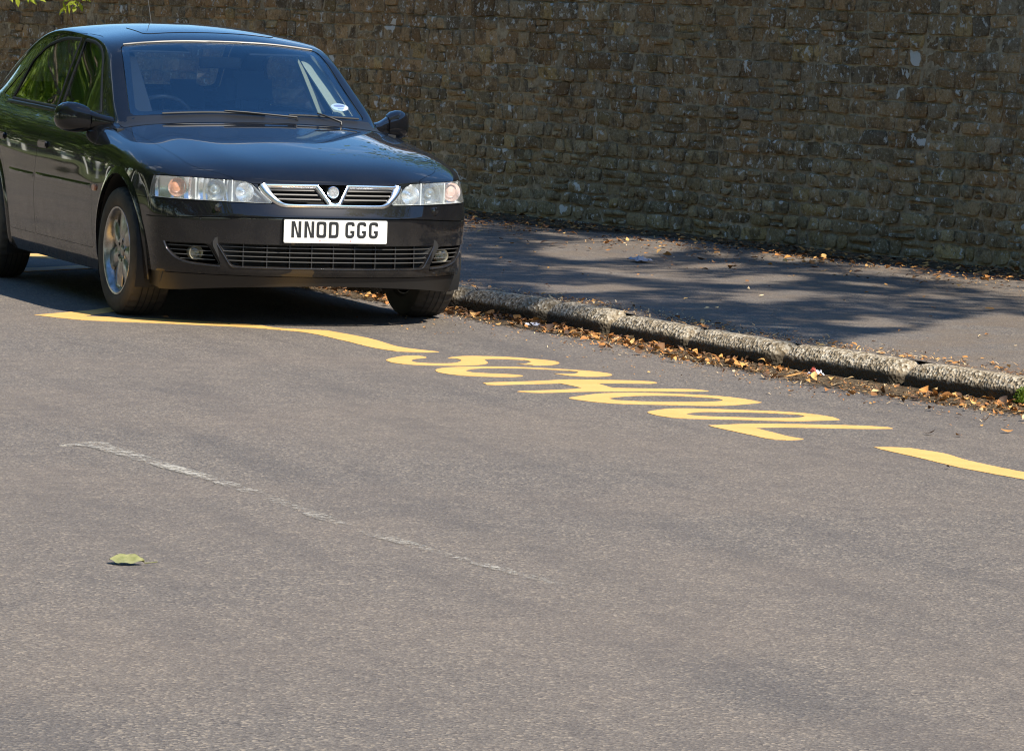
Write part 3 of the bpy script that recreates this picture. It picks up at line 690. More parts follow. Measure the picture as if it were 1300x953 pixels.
lm_ = bpy.data.materials.new('fallen_leaf'); lm_.use_nodes = True; q = NT(lm_)
a_ = q.n('ShaderNodeAttribute'); a_.attribute_name = 'tone'; sp = q.n('ShaderNodeSeparateColor'); q.l(a_.outputs['Color'], sp.inputs[0])
q.l(q.ramp(sp.outputs[0], [(0, (.055, .030, .016)), (.25, (.16, .075, .028)), (.45, (.36, .15, .035)), (.65, (.52, .25, .06)), (.82, (.58, .36, .13)), (1, (.62, .47, .28))]), q.b.inputs['Base Color']); q.b.inputs['Roughness'].default_value = .75
def curled_leaf(V, F, T_, p, size, rnd, up=.5, tone=None):
    """leaf blade of 4 x 3 quads, folded along the midrib and curled"""
    a = rnd.random()*6.283; tilt = rnd.gauss(0, up*.5); roll = rnd.gauss(0, up*.6); curl = rnd.uniform(-1.2, 1.6)*up*1.5; fold = rnd.uniform(.1, .9)*up
    M_ = Matrix.Translation(p) @ Matrix.Rotation(a, 4, 'Z') @ Matrix.Rotation(tilt, 4, 'Y') @ Matrix.Rotation(roll, 4, 'X')
    b = len(V); W = [.10, .62, .95, .70, .06]; w_ = size*rnd.uniform(.25, .42); pts = []
    for i in range(5):
        t = i/4-.5; x = t*size; zc = curl*size*(t*t)*1.0
        for j in range(4):
            s_ = (j/3*2-1)*W[i]*w_; z = zc+abs(s_)*fold+rnd.uniform(-.06, .06)*size*up
            pts.append(M_ @ Vector((x, s_, z)))
    zmin = min(q_.z for q_ in pts); lift = max(0, p.z+.001-zmin)
    for q_ in pts: V.append(q_+Vector((0, 0, lift)))
    tn = tone if tone is not None else min(max(rnd.gauss(.52, .24), 0), 1)
    for i in range(4):
        for j in range(3): F.append((b+i*4+j, b+i*4+j+1, b+(i+1)*4+j+1, b+(i+1)*4+j)); T_.append(tn)
def leaf_obj(name, V, F, T_):
    me = mesh(name, V, F); at = me.attributes.new('tone', 'FLOAT_COLOR', 'FACE'); at.data.foreach_set('color', np.array([(t, t, t, 1) for t in T_], dtype=np.float32).ravel())
    return link(name, me, lm_, smooth=180)
rnd = random.Random(77)
V, F, T_ = [], [], []
for _ in range(4200):                       # gutter
    x = rnd.uniform(-2.5, 7.5); dens = .5+.5*noise.noise(Vector((x*1.6, 2, 0)))+(.35 if .9 < x < 2.3 or x > 4.2 or -.5 < x < .45 else 0)
    if rnd.random() > dens: continue
    y = kerb_y(x)-.012-abs(rnd.gauss(0, .10+.035*max(0, x-1))); curled_leaf(V, F, T_, Vector((x, y, .006+.008*rnd.random()*math.exp(-(kerb_y(x)-y)*12))), rnd.choice([.006, .009, .012, .016, .022, .032, .046])*rnd.uniform(.8, 1.2), rnd, .65, min(max(rnd.gauss(.37, .25), 0), 1))
o = leaf_obj('leaf_litter', V, F, T_); tag(o, 'orange and brown dead leaves lying in the gutter below the kerb', 'leaf litter', kind='stuff')
V, F, T_ = [], [], []
for _ in range(8500):                       # foot of the wall
    x = rnd.uniform(-10, 3.2); dens = .55+.8*noise.noise(Vector((x*.9, 8, 0)))
    if rnd.random() > dens: continue
    y = wall_y(x)-.02-abs(rnd.gauss(0, .62 if x < -1.2 else .40)); 
    if y < kerb_y(x)+.2: continue
    curled_leaf(V, F, T_, Vector((x, y, pav_pt(x, y)[2]+.012)), rnd.choice([.010, .014, .020, .028, .045])*rnd.uniform(.8, 1.2), rnd, .4, min(max(rnd.gauss(.38, .22), 0), 1))
for _ in range(1500):                       # back edge of the kerb
    x = rnd.uniform(-1, 6); dens = .4+.8*noise.noise(Vector((x*1.3, 18, 0)))
    if rnd.random() > dens: continue
    y = kerb_y(x)+.14+abs(rnd.gauss(0, .10)); curled_leaf(V, F, T_, Vector((x, y, pav_pt(x, y)[2]+.004)), rnd.choice([.008, .014, .02, .03])*rnd.uniform(.8, 1.2), rnd, .4)
for _ in range(260):                        # strewn over the pavement
    x = rnd.uniform(-7, 5); y = rnd.uniform(kerb_y(x)+.2, wall_y(x)-.3); curled_leaf(V, F, T_, Vector((x, y, pav_pt(x, y)[2]+.004)), rnd.uniform(.010, .032), rnd, .4)
o = leaf_obj('leaf_litter', V, F, T_); tag(o, 'brown dead leaves strewn over the pavement and along the wall foot', 'leaf litter', kind='stuff')
def slivers(V, F, T_, n, fx, fy, fz):
    for _ in range(n):
        x = fx(); y = fy(x); a = rnd.random()*6.283; l = rnd.uniform(.015, .06); w_ = rnd.uniform(.0012, .003); u_ = Vector((math.cos(a), math.sin(a), rnd.uniform(-.1, .25))); n_ = Vector((-u_.y, u_.x, 0)); p = Vector((x, y, fz(x, y)+.004)); b = len(V)
        for q_ in (p-n_*w_, p+n_*w_, p+u_*l*.5+n_*w_+Vector((0, 0, .004)), p+u_*l*.5-n_*w_+Vector((0, 0, .004)), p+u_*l+n_*w_*.4, p+u_*l-n_*w_*.4): V.append(q_)
        F.append((b, b+1, b+2, b+3)); F.append((b+3, b+2, b+4, b+5)); t_ = rnd.choice([.2, .75, .9, 1.0, .5]); T_ += [t_, t_]
V, F, T_ = [], [], []
slivers(V, F, T_, 2600, lambda: rnd.uniform(-1, 7.5), lambda x: kerb_y(x)-.01-abs(rnd.gauss(0, .13+.03*max(0, x-1))), lambda x, y: 0.0)
slivers(V, F, T_, 1600, lambda: rnd.uniform(-9, 2.5), lambda x: wall_y(x)-.03-abs(rnd.gauss(0, .45)), lambda x, y: pav_pt(x, y)[2])
slivers(V, F, T_, 900, lambda: rnd.uniform(-.5, 6), lambda x: kerb_y(x)+.13+abs(rnd.gauss(0, .12)), lambda x, y: pav_pt(x, y)[2])
o = leaf_obj('twig_litter', V, F, T_); tag(o, 'thin dry stalks and twigs scattered in the gutter and on the pavement edges', 'leaf litter', kind='stuff')
V, F, T_ = [], [], []
for _ in range(420):                        # specks and bits on the road near the gutter
    x = rnd.uniform(0, 8); y = kerb_y(x)-.25-abs(rnd.gauss(0, .28)); curled_leaf(V, F, T_, Vector((x, y, .003)), rnd.uniform(.006, .018), rnd, .5)
o = leaf_obj('leaf_crumbs', V, F, T_); tag(o, 'tiny broken leaf crumbs scattered on the road beside the gutter', 'leaf litter', kind='stuff')
# single leaves one can point at
for (x, y, s_, tn, lab) in ((5.68, .84, .05, .12, 'small dark dead leaf on the road just past the last painted letter'), (5.75, .93, .035, .6, 'small orange dead leaf on the road between letter and gutter, beside the dark one'),
        (6.79, 0.37, .03, .05, 'tiny dark leaf scrap on the road just in front of the right yellow line'), (5.62, 1.20, .05, .55, 'orange dead leaf on the road close to the gutter right of the letters'), (.27, -.655, .035, .3, 'small brown leaf lying on the front edge of the yellow zigzag line'),
        (2.30, 1.18, .085, .62, 'pale orange curled leaf in the gutter below the kerb, largest there'), (3.32, 1.33, .10, .70, 'broad tan leaf lying in the gutter beyond the painted letters')):
    V, F, T_ = [], [], []; rr = random.Random(int(x*100)); curled_leaf(V, F, T_, Vector((0, 0, .003)), s_, rr, .28, tn); o = leaf_obj('fallen_leaf', V, F, T_); o.location = (x, y, .002); tag(o, lab, 'leaf', 'single fallen leaves')
for (x, y, s_, tn, lab) in ((1.30, 3.0, .042, .5, 'orange leaf on the shaded pavement, left one of the pair near its sunny edge'), (1.42, 3.25, .055, .55, 'larger orange leaf on the pavement near the edge of the tree shade')):
    V, F, T_ = [], [], []; rr = random.Random(int(x*100)); curled_leaf(V, F, T_, Vector((0, 0, .003)), s_, rr, .28, tn); o = leaf_obj('fallen_leaf', V, F, T_); o.location = (x, y, pav_z(x, y)+.006); tag(o, lab, 'leaf', 'single fallen leaves')
# green leaf on the open road
gl_m = mat('fresh_leaf', (.20, .25, .05), .55); q = NT(gl_m); v = q.coord('Object'); q.l(q.ramp(q.noise(v, 60, 4, .6), [(.3, (.17, .18, .06)), (.7, (.29, .28, .12))]), q.b.inputs['Base Color'])
V = []; F = []; K = 12
for i in range(K+1):
    t = i/K; wd = .036*math.sin(math.pi*t)**.75*(1-.25*t)+.0005
    for j in range(5): u_ = j/2-1; V.append((t*.10-.05, u_*wd*(1+.12*math.sin(i*2.4)), .003+.009*(u_+1)*math.sin(math.pi*t)**.6+.004*abs(u_)+.006*(t-.5)**2*4+.002*math.sin(i*1.3+j)))
for i in range(K):
    for j in range(4): F.append((i*5+j, i*5+j+1, (i+1)*5+j+1, (i+1)*5+j))
gle = empty('green_leaf', (8.92, -3.19, .001), R(62)); tag(gle, 'fallen yellow-green leaf lying alone on the open road', 'leaf')
link('blade', mesh('blade', V, F), gl_m, gle, smooth=180)
MB().tube([(.05, 0, .006), (.065, .004, .007), (.085, .010, .010)], [.0016, .0014, .0012], 6).build('stalk', gl_m, gle, 60)
# litter: plastic bag scrap, paper scraps
def scrap(name, loc, sx_, sy_, sz_, mt, seed, label, cat):
    V = []; F = []; n = 14; rr = random.Random(seed)
    for i in range(n):
        for j in range(n):
            u_, w_ = i/(n-1)*2-1, j/(n-1)*2-1; r_ = 1+.35*noise.noise(Vector((u_*1.5, w_*1.5, seed)))
            k = max(0, 1-(u_*u_+w_*w_)*.5)
            V.append((u_*sx_*r_, w_*sy_*r_, .004+sz_*k*abs(noise.fractal(Vector((u_*2.2, w_*2.2, seed*3.1)), .8, 2, 3))*1.6))
    for i in range(n-1):
        for j in range(n-1): F.append((i*n+j, (i+1)*n+j, (i+1)*n+j+1, i*n+j+1))
    o = link(name, mesh(name, V, F), mt, smooth=60); o.location = loc; tag(o, label, cat); return o
bagm = mat('plastic_film', (.36, .38, .46), .3, **{'Transmission Weight': .25})
papm = mat('paper_scrap', (.70, .70, .76), .8); redm = mat('wrapper_red', (.55, .10, .07), .5)
xx, yy = -2.05, 2.79; scrap('plastic_bag', (xx, yy, pav_z(xx, yy)+.006),   .085, .05, .022, bagm, 4, 'crumpled clear plastic bag lying on the shaded pavement', 'litter')
o = scrap('paper_scrap', (.62, 1.13, .006), .035, .014, .012, papm, 2, 'small white paper scrap in the shaded gutter', 'litter'); o.rotation_euler = (R(18), 0, R(60))
o = scrap('sweet_wrapper', (3.35, 1.43, .012), .022, .030, .03, papm, 7, 'small crumpled white and red wrapper among gutter leaves', 'litter')
o2 = scrap('red_print', (0, 0, 0), .012, .012, .03, redm, 9, None, None); o2.parent = o; o2.location = (.012, -.02, .012)
xx, yy = -5.6, 2.35; 
# moss clump at the kerb joint, right edge
V = []; F = []; rr = random.Random(3)
for _ in range(900):
    a = rr.random()*6.283; e = rr.random()**.5; p = Vector((4.56+.05*e*math.cos(a), kerb_y(4.56)+.012+.03*e*math.sin(a), .015+.06*(1-e*e)*rr.random()))
    add_leaf(V, F, p, rvec(rr)+Vector((0, -.3, .9)), rvec(rr), .012)
o = link('moss', mesh('moss', V, F), leafB); tag(o, 'tuft of dark green moss on the kerb joint at the right', 'moss', kind='stuff')
# ================================================================== THE CAR
def car_materials():
    M = {}
    p = mat('dark_metallic_paint', (.003, .0035, .005), .36, .0, 1.0, spec=.04)
    q = NT(p); v = q.coord('Object', (1, 1, 1))
    n = q.noise(v, 3.0, 3); q.l(q.ramp(n, [(.3, (.0028, .0034, .0052)), (.7, (.005, .0056, .0075))]), q.b.inputs['Base Color'])
    sz = q.n('ShaderNodeSeparateXYZ'); q.l(v, sz.inputs[0]); dn = q.noise(v, 9, 6, .7); dn2 = q.noise(v, 160, 3, .7)
    dmk = q.math('MULTIPLY', q.ramp(sz.outputs['Z'], [(.20, .34), (.55, .07), (1.0, .03)]), q.ramp(dn, [(.35, .25), (.68, 1.0)]))
    bc = q.b.inputs['Base Color'].links[0].from_socket
    q.l(q.mix(q.math('MULTIPLY', dmk, q.ramp(dn2, [(.35, .5), (.7, 1.0)])), bc, (.115, .098, .078)), q.b.inputs['Base Color'])
    q.l(q.math('SUBTRACT', 1.0, q.math('MULTIPLY', dmk, 1.2)), q.b.inputs['Coat Weight'])
    p.node_tree.nodes['Principled BSDF'].inputs['Coat IOR'].default_value = 1.52
    M['paint'] = p
    M['black'] = mat('black_plastic', (.012, .012, .012), .45)
    M['lip'] = mat('dark_lip_plastic', (.020, .019, .018), .38, spec=.4)
    M['gloss_black'] = mat('gloss_black', (.008, .008, .008), .12)
    M['rubber'] = mat('rubber', (.014, .014, .014), .6)
    t = mat('tyre_rubber', (.022, .021, .020), .72); q = NT(t)
    n = q.noise(q.coord('Object'), 9, 6, .65); q.l(q.ramp(n, [(.35, (.024, .022, .020)), (.75, (.075, .064, .050))]), q.b.inputs['Base Color'])
    M['tyre'] = t
    M['dark'] = mat('underbody_dark', (.010, .010, .010), .8)
    M['chrome'] = mat('chrome', (.90, .91, .92), .24, 1.0)
    a = mat('alloy_silver', (.55, .56, .58), .28, .85, .3); q = NT(a)
    n = q.noise(q.coord('Object'), 30, 5, .6); q.l(q.ramp(n, [(.3, (.26, .24, .21)), (.65, (.46, .46, .46))]), q.b.inputs['Base Color']); M['alloy'] = a
    M['reflector'] = mat('lamp_reflector', (.93, .93, .93), .24, .95)
    M['lampwhite'] = mat('lamp_housing', (.74, .76, .75), .3, .35)
    M['amber'] = mat('amber_lens', (.82, .36, .19), .22, 0, .4, **{'Transmission Weight': .25})
    M['pinkish'] = mat('clear_indicator_bulb', (.80, .52, .45), .2, 0, .5)
    M['red'] = mat('red_lens', (.45, .01, .01), .1, 0, 1)
    M['white'] = mat('plate_white', (.70, .69, .64), .4)
    M['char'] = mat('plate_black', (.015, .015, .015), .4)
    M['pink'] = mat('plate_pink', (.75, .30, .30), .4)
    M['grey'] = mat('plate_grey', (.35, .35, .35), .5)
    M['mirror'] = mat('mirror_glass', (.8, .82, .85), .02, 1.0)
    M['fabric'] = mat('seat_fabric', (.055, .060, .072), .9)
    M['trimdark'] = mat('dash_plastic', (.028, .030, .034), .6)
    M['trimlight'] = mat('pillar_trim', (.40, .38, .27), .7)
    M['discw'] = mat('paper_disc', (.75, .75, .78), .6)
    M['discb'] = mat('paper_disc_print', (.30, .28, .42), .6)
    def glass(name, tint, f0=.05):
        g = bpy.data.materials.new(name); g.use_nodes = True; t = g.node_tree; t.nodes.clear()
        o = t.nodes.new('ShaderNodeOutputMaterial'); mx = t.nodes.new('ShaderNodeMixShader'); tr = t.nodes.new('ShaderNodeBsdfTransparent')
        gl = t.nodes.new('ShaderNodeBsdfGlossy'); lw = t.nodes.new('ShaderNodeLayerWeight'); lw.inputs[0].default_value = .5
        pw = t.nodes.new('ShaderNodeMath'); pw.operation = 'POWER'; pw.inputs[1].default_value = 4.2
        ma = t.nodes.new('ShaderNodeMath'); ma.operation = 'MULTIPLY_ADD'; ma.inputs[1].default_value = 1-f0; ma.inputs[2].default_value = f0
        tr.inputs[0].default_value = (*tint, 1); gl.inputs[0].default_value = (1, 1, 1, 1); gl.inputs['Roughness'].default_value = .01
        L_ = t.links.new; L_(lw.outputs['Facing'], pw.inputs[0]); L_(pw.outputs[0], ma.inputs[0]); L_(ma.outputs[0], mx.inputs[0])
        L_(tr.outputs[0], mx.inputs[1]); L_(gl.outputs[0], mx.inputs[2]); L_(mx.outputs[0], o.inputs[0])
        return g
    M['glass'] = glass('window_glass', (.80, .86, .86), .09)
    M['wsglass'] = glass('windscreen_glass', (.84, .91, .95), .095)
    M['lens'] = glass('lamp_lens', (.96, .97, .97), .03)
    t = M['lens'].node_tree; o = [n for n in t.nodes if n.type == 'OUTPUT_MATERIAL'][0]; src = o.inputs[0].links[0].from_socket
    hz = t.nodes.new('ShaderNodeMixShader'); hz.inputs[0].default_value = .045; df = t.nodes.new('ShaderNodeBsdfDiffuse'); df.inputs[0].default_value = (.8, .82, .8, 1)
    t.links.new(src, hz.inputs[1]); t.links.new(df.outputs[0], hz.inputs[2]); t.links.new(hz.outputs[0], o.inputs[0])
    return M

T = [  # stations from bonnet lip to boot edge, points from the shoulder edge to the centre line
 [(.53,.745,.700),(.625,.665,.708),(.715,.53,.709),(.775,.38,.706),(.80,.20,.702),(.808,0,.700)],
 [(.36,.800,.742),(.44,.715,.766),(.50,.60,.777),(.58,.415,.786),(.62,.21,.786),(.63,0,.788)],
 [(.12,.820,.774),(.15,.755,.815),(.17,.625,.835),(.22,.45,.851),(.25,.23,.856),(.26,0,.859)],
 [(-.18,.828,.792),(-.17,.768,.852),(-.15,.645,.876),(-.12,.485,.895),(-.10,.25,.903),(-.09,0,.907)],
 [(-.46,.832,.808),(-.46,.772,.882),(-.45,.675,.908),(-.42,.52,.927),(-.39,.27,.939),(-.38,0,.943)],
 [(-.70,.834,.818),(-.70,.770,.908),(-.66,.705,.938),(-.595,.640,.964),(-.545,.30,.980),(-.530,0,.984)],
 [(-.95,.835,.824),(-.95,.768,.925),(-.94,.665,1.120),(-.90,.600,1.152),(-.855,.30,1.172),(-.845,0,1.176)],
 [(-1.25,.836,.830),(-1.25,.768,.938),(-1.235,.605,1.290),(-1.20,.548,1.315),(-1.165,.29,1.342),(-1.155,0,1.349)],
 [(-1.65,.836,.836),(-1.65,.768,.950),(-1.65,.598,1.338),(-1.65,.540,1.368),(-1.65,.29,1.404),(-1.65,0,1.417)],
 [(-2.05,.836,.842),(-2.05,.766,.960),(-2.05,.602,1.350),(-2.05,.545,1.388),(-2.05,.29,1.420),(-2.05,0,1.430)],
 [(-2.48,.833,.852),(-2.48,.760,.972),(-2.48,.618,1.312),(-2.47,.560,1.356),(-2.45,.29,1.390),(-2.43,0,1.400)],
 [(-2.88,.828,.862),(-2.88,.752,.982),(-2.90,.658,1.150),(-2.88,.603,1.208),(-2.84,.29,1.248),(-2.82,0,1.258)],
 [(-3.16,.826,.868),(-3.16,.740,.985),(-3.22,.690,1.000),(-3.22,.630,1.025),(-3.20,.29,1.040),(-3.19,0,1.045)],
 [(-3.38,.805,.870),(-3.38,.720,.972),(-3.42,.640,.988),(-3.43,.500,1.006),(-3.43,.25,1.014),(-3.43,0,1.016)],
 [(-3.50,.745,.865),(-3.54,.665,.945),(-3.58,.540,.965),(-3.60,.380,.975),(-3.61,.200,.980),(-3.61,0,.982)],
]
FRONT = [ # rows r0..r5; columns from the corner to the centre line
 [(.455,.752,.160),(.588,.664,.166),(.700,.535,.180),(.790,.380,.191),(.832,.195,.198),(.842,0,.200)],
 [(.500,.768,.250),(.622,.680,.252),(.735,.548,.253),(.822,.388,.254),(.862,.20,.255),(.872,0,.255)],
 [(.515,.775,.300),(.638,.685,.300),(.752,.55,.300),(.838,.39,.300),(.878,.20,.300),(.888,0,.300)],
 [(.520,.785,.410),(.648,.692,.410),(.760,.555,.410),(.843,.39,.410),(.882,.20,.410),(.892,0,.410)],
 [(.525,.788,.515),(.650,.695,.523),(.762,.556,.530),(.845,.39,.535),(.884,.20,.535),(.894,0,.535)],
 [(.530,.780,.600),(.640,.690,.600),(.745,.548,.600),(.822,.388,.598),(.858,.20,.596),(.868,0,.595)],
]
SZ = [.188, .240, .296, .420, .560, .690]
SY = [.812, .828, .838, .850, .8545, .8505]
REARX = [(-3.50,.745),(-3.57,.665),(-3.60,.540),(-3.615,.380),(-3.625,.200),(-3.63,0)]
RZ = [.26, .31, .36, .46, .58, .72]

def build_surface():
    V = []; F = []; idx = {}
    def vid(p):
        k = (round(p[0], 4), round(p[1], 4), round(p[2], 4))
        if k not in idx: idx[k] = len(V); V.append(Vector(p))
        return idx[k]
    G = [[vid(p) for p in row] for row in T]
    fr = [[vid(p) for p in row] for row in FRONT] + [G[0]]
    side = []
    for r in range(6):
        row = [fr[r][0]]
        for i in range(1, 14):
            x = T[i][0][0]; ys = T[i][0][1]/.836 if i > 2 else T[i][0][1]/.846; z = SZ[r]; y = SY[r]*min(1, ys)
            if i == 1: z = [.175, .240, .300, .415, .555, .680][r]; y = SY[r]*.955
            if i == 2: y = SY[r]*.988
            if i >= 12: z = SZ[r]+(RZ[r]-SZ[r])*(i-11)/3
            row.append(vid((x, y, z)))
        row.append(vid((REARX[0][0], REARX[0][1], RZ[r])))
        side.append(row)
    side.append([G[i][0] for i in range(15)])
    rear = [[side[r][14]] + [vid((REARX[j][0], REARX[j][1], RZ[r])) for j in range(1, 6)] for r in range(6)] + [G[14]]
    for i in range(14):
        for j in range(5): F.append((G[i][j], G[i][j+1], G[i+1][j+1], G[i+1][j]))
    for r in range(6):
        for j in range(5):
            F.append((fr[r][j], fr[r][j+1], fr[r+1][j+1], fr[r+1][j])); F.append((rear[r][j], rear[r+1][j], rear[r+1][j+1], rear[r][j+1]))
        for i in range(14): F.append((side[r][i], side[r+1][i], side[r+1][i+1], side[r][i+1]))
    # mirror
    n = len(V); mir = {}
    for i in range(n):
        if V[i].y < 1e-5: mir[i] = i
        else: mir[i] = len(V); V.append(Vector((V[i].x, -V[i].y, V[i].z)))
    F += [tuple(mir[i] for i in reversed(f)) for f in F]
    me = mesh('cage', V, F, True)
    bm = bmesh.new(); bm.from_mesh(me)
    cl = bm.edges.layers.float.get('crease_edge') or bm.edges.layers.float.new('crease_edge')
    cre = {}
    def cr(a, b, w):
        for x, y in ((a, b), (mir[a], mir[b])): cre[frozenset((x, y))] = w
    for i in range(1, 4): cr(G[i][3], G[i+1][3], .25)                 # bonnet creases
    for i in range(5, 12): cr(G[i][2], G[i+1][2], .5)                # window top edge
    for i in range(4, 13): cr(G[i][1], G[i+1][1], .45)
    for j in range(5): cr(fr[1][j], fr[1][j+1], .75); cr(fr[4][j], fr[4][j+1], .55); cr(G[0][j], G[0][j+1], .45)
    for i in range(14): cr(side[1][i], side[1][i+1], .5)
    for j in range(1, 5): cr(G[4][j], G[4][j+1], .85)
    for j in range(3, 5): cr(G[5][j], G[5][j+1], .6)
    for i in range(5, 7): cr(G[i][3], G[i+1][3], .3)
    for e in bm.edges:
        w_ = cre.get(frozenset((e.verts[0].index, e.verts[1].index)))
        if w_: e[cl] = w_
    bm.to_mesh(me); bm.free()
    o = link('cage', me)
    target = np.array([v.co[:] for v in me.vertices]); cur = target.copy()
    md = o.modifiers.new('s', 'SUBSURF'); md.levels = 3; md.subdivision_type = 'CATMULL_CLARK'; md.boundary_smooth = 'PRESERVE_CORNERS'
    for it in range(7):
        dg = bpy.context.evaluated_depsgraph_get(); dg.update()
        ev = o.evaluated_get(dg).data
        got = np.array([ev.vertices[i].co[:] for i in range(len(target))])
        if it == 6: break
        cur += (target-got)*.9
        me.vertices.foreach_set('co', cur.ravel()); me.update()
    S = bpy.data.meshes.new_from_object(o.evaluated_get(dg), depsgraph=dg)
    kill(o)
    # orientation
    c = S.polygons[0]
    bm = bmesh.new(); bm.from_mesh(S); bmesh.ops.recalc_face_normals(bm, faces=bm.faces)
    top = max(bm.faces, key=lambda f: f.calc_center_median().z)
    if top.normal.z < 0: bmesh.ops.reverse_faces(bm, faces=bm.faces)
    bm.to_mesh(S); bm.free()
    return S

class Surf:
    def __init__(s, me):
        s.me = me
        s.v = [v.co.copy() for v in me.vertices]; s.n = [v.normal.copy() for v in me.vertices]
        me.calc_loop_triangles()
        s.t = [tuple(t.vertices) for t in me.loop_triangles]
        s.bvh = BVHTree.FromPolygons(s.v, s.t)
    def smooth_n(s, p):
        h = s.bvh.find_nearest(p)
        if h[0] is None: return Vector((0, 0, 1)), None
        a, b, c = s.t[h[2]]
        n = barycentric_transform(h[0], s.v[a], s.v[b], s.v[c], s.n[a], s.n[b], s.n[c])
        return n.normalized(), h[0]
    def shell(s, t0, t1):
        """closed shell between offsets t0 (outer) and t1 (inner) along the normals"""
        n = len(s.v); me = s.me
        V = [s.v[i]+s.n[i]*t0 for i in range(n)] + [s.v[i]+s.n[i]*t1 for i in range(n)]
        F = []; ec = {}
        for p in me.polygons:
            q = tuple(p.vertices); F.append(q); F.append(tuple(i+n for i in reversed(q)))
            for a, b in zip(q, q[1:]+q[:1]):
                k = frozenset((a, b)); ec[k] = None if k in ec else (a, b)
        for e in ec.values():
            if e: a, b = e; F.append((b, a, a+n, b+n))
        return mesh('shell', V, F)
    def hit(s, o, d):
        h = s.bvh.ray_cast(Vector(o), Vector(d).normalized())
        if h[0] is None: return None, None
        return h[0], s.smooth_n(h[0])[0]
    def side(s, x, z, sg):
        p, n = s.hit((x, 1.6*sg, z), (0, -sg, 0))
        if p is None or p.y*sg < .3:
            q = Vector((x, .84*sg, z)); n, p = s.smooth_n(q)
            p = Vector((x, p.y, z))
        return p, n
    def front(s, y, z): return s.hit((2, y, z), (-1, 0, 0))
    def top(s, x, y): return s.hit((x, y, 3), (0, 0, -1))
    def fix_normals(s, me, lim=.80):
        """faces that lie on the car's surface take its smooth normals"""
        ns = [None]*len(me.loops); cache = {}
        for p in me.polygons:
            fn = p.normal; 
            for li in p.loop_indices:
                vi = me.loops[li].vertex_index
                if vi not in cache: cache[vi] = s.smooth_n(me.vertices[vi].co)[0]
                n = cache[vi]; d = n.dot(fn)
                ns[li] = n if d > lim else (-n if d < -lim else fn)
        for p in me.polygons: p.use_smooth = True
        me.normals_split_custom_set(ns)

MX = Matrix(((0,0,1,0),(1,0,0,0),(0,1,0,0),(0,0,0,1)))     # local (a,b,h) -> world (h, a, b): polygons in (y,z), along x
MY = Matrix(((1,0,0,0),(0,0,1,0),(0,1,0,0),(0,0,0,1)))     # polygons in (x,z), along y
MZ = Matrix.Identity(4)                                     # polygons in (x,y), along z
def cutter(poly, M, lo, hi):
    mb = MB().prism(poly, M, lo, hi); return link('cut', mesh('cut', mb.v, mb.f, True))
def piece(shellmesh, cuts, name, mat_, parent, S, minus=()):
    """shell piece inside the cutters: a panel with its own edge gap"""
    o = link(name, shellmesh.copy(), mat_)
    for (poly, M, lo, hi) in cuts:
        c = cutter(poly, M, lo, hi); boolean(o, c, 'INTERSECT'); kill(c)
    for (poly, M, lo, hi) in minus:
        c = cutter(poly, M, lo, hi); boolean(o, c, 'DIFFERENCE'); kill(c)
    S.fix_normals(o.data)
    o.data.materials.clear(); o.data.materials.append(mat_)
    if parent: o.parent = parent
    return o
def mirp(poly): return [(-a, b) for a, b in poly]

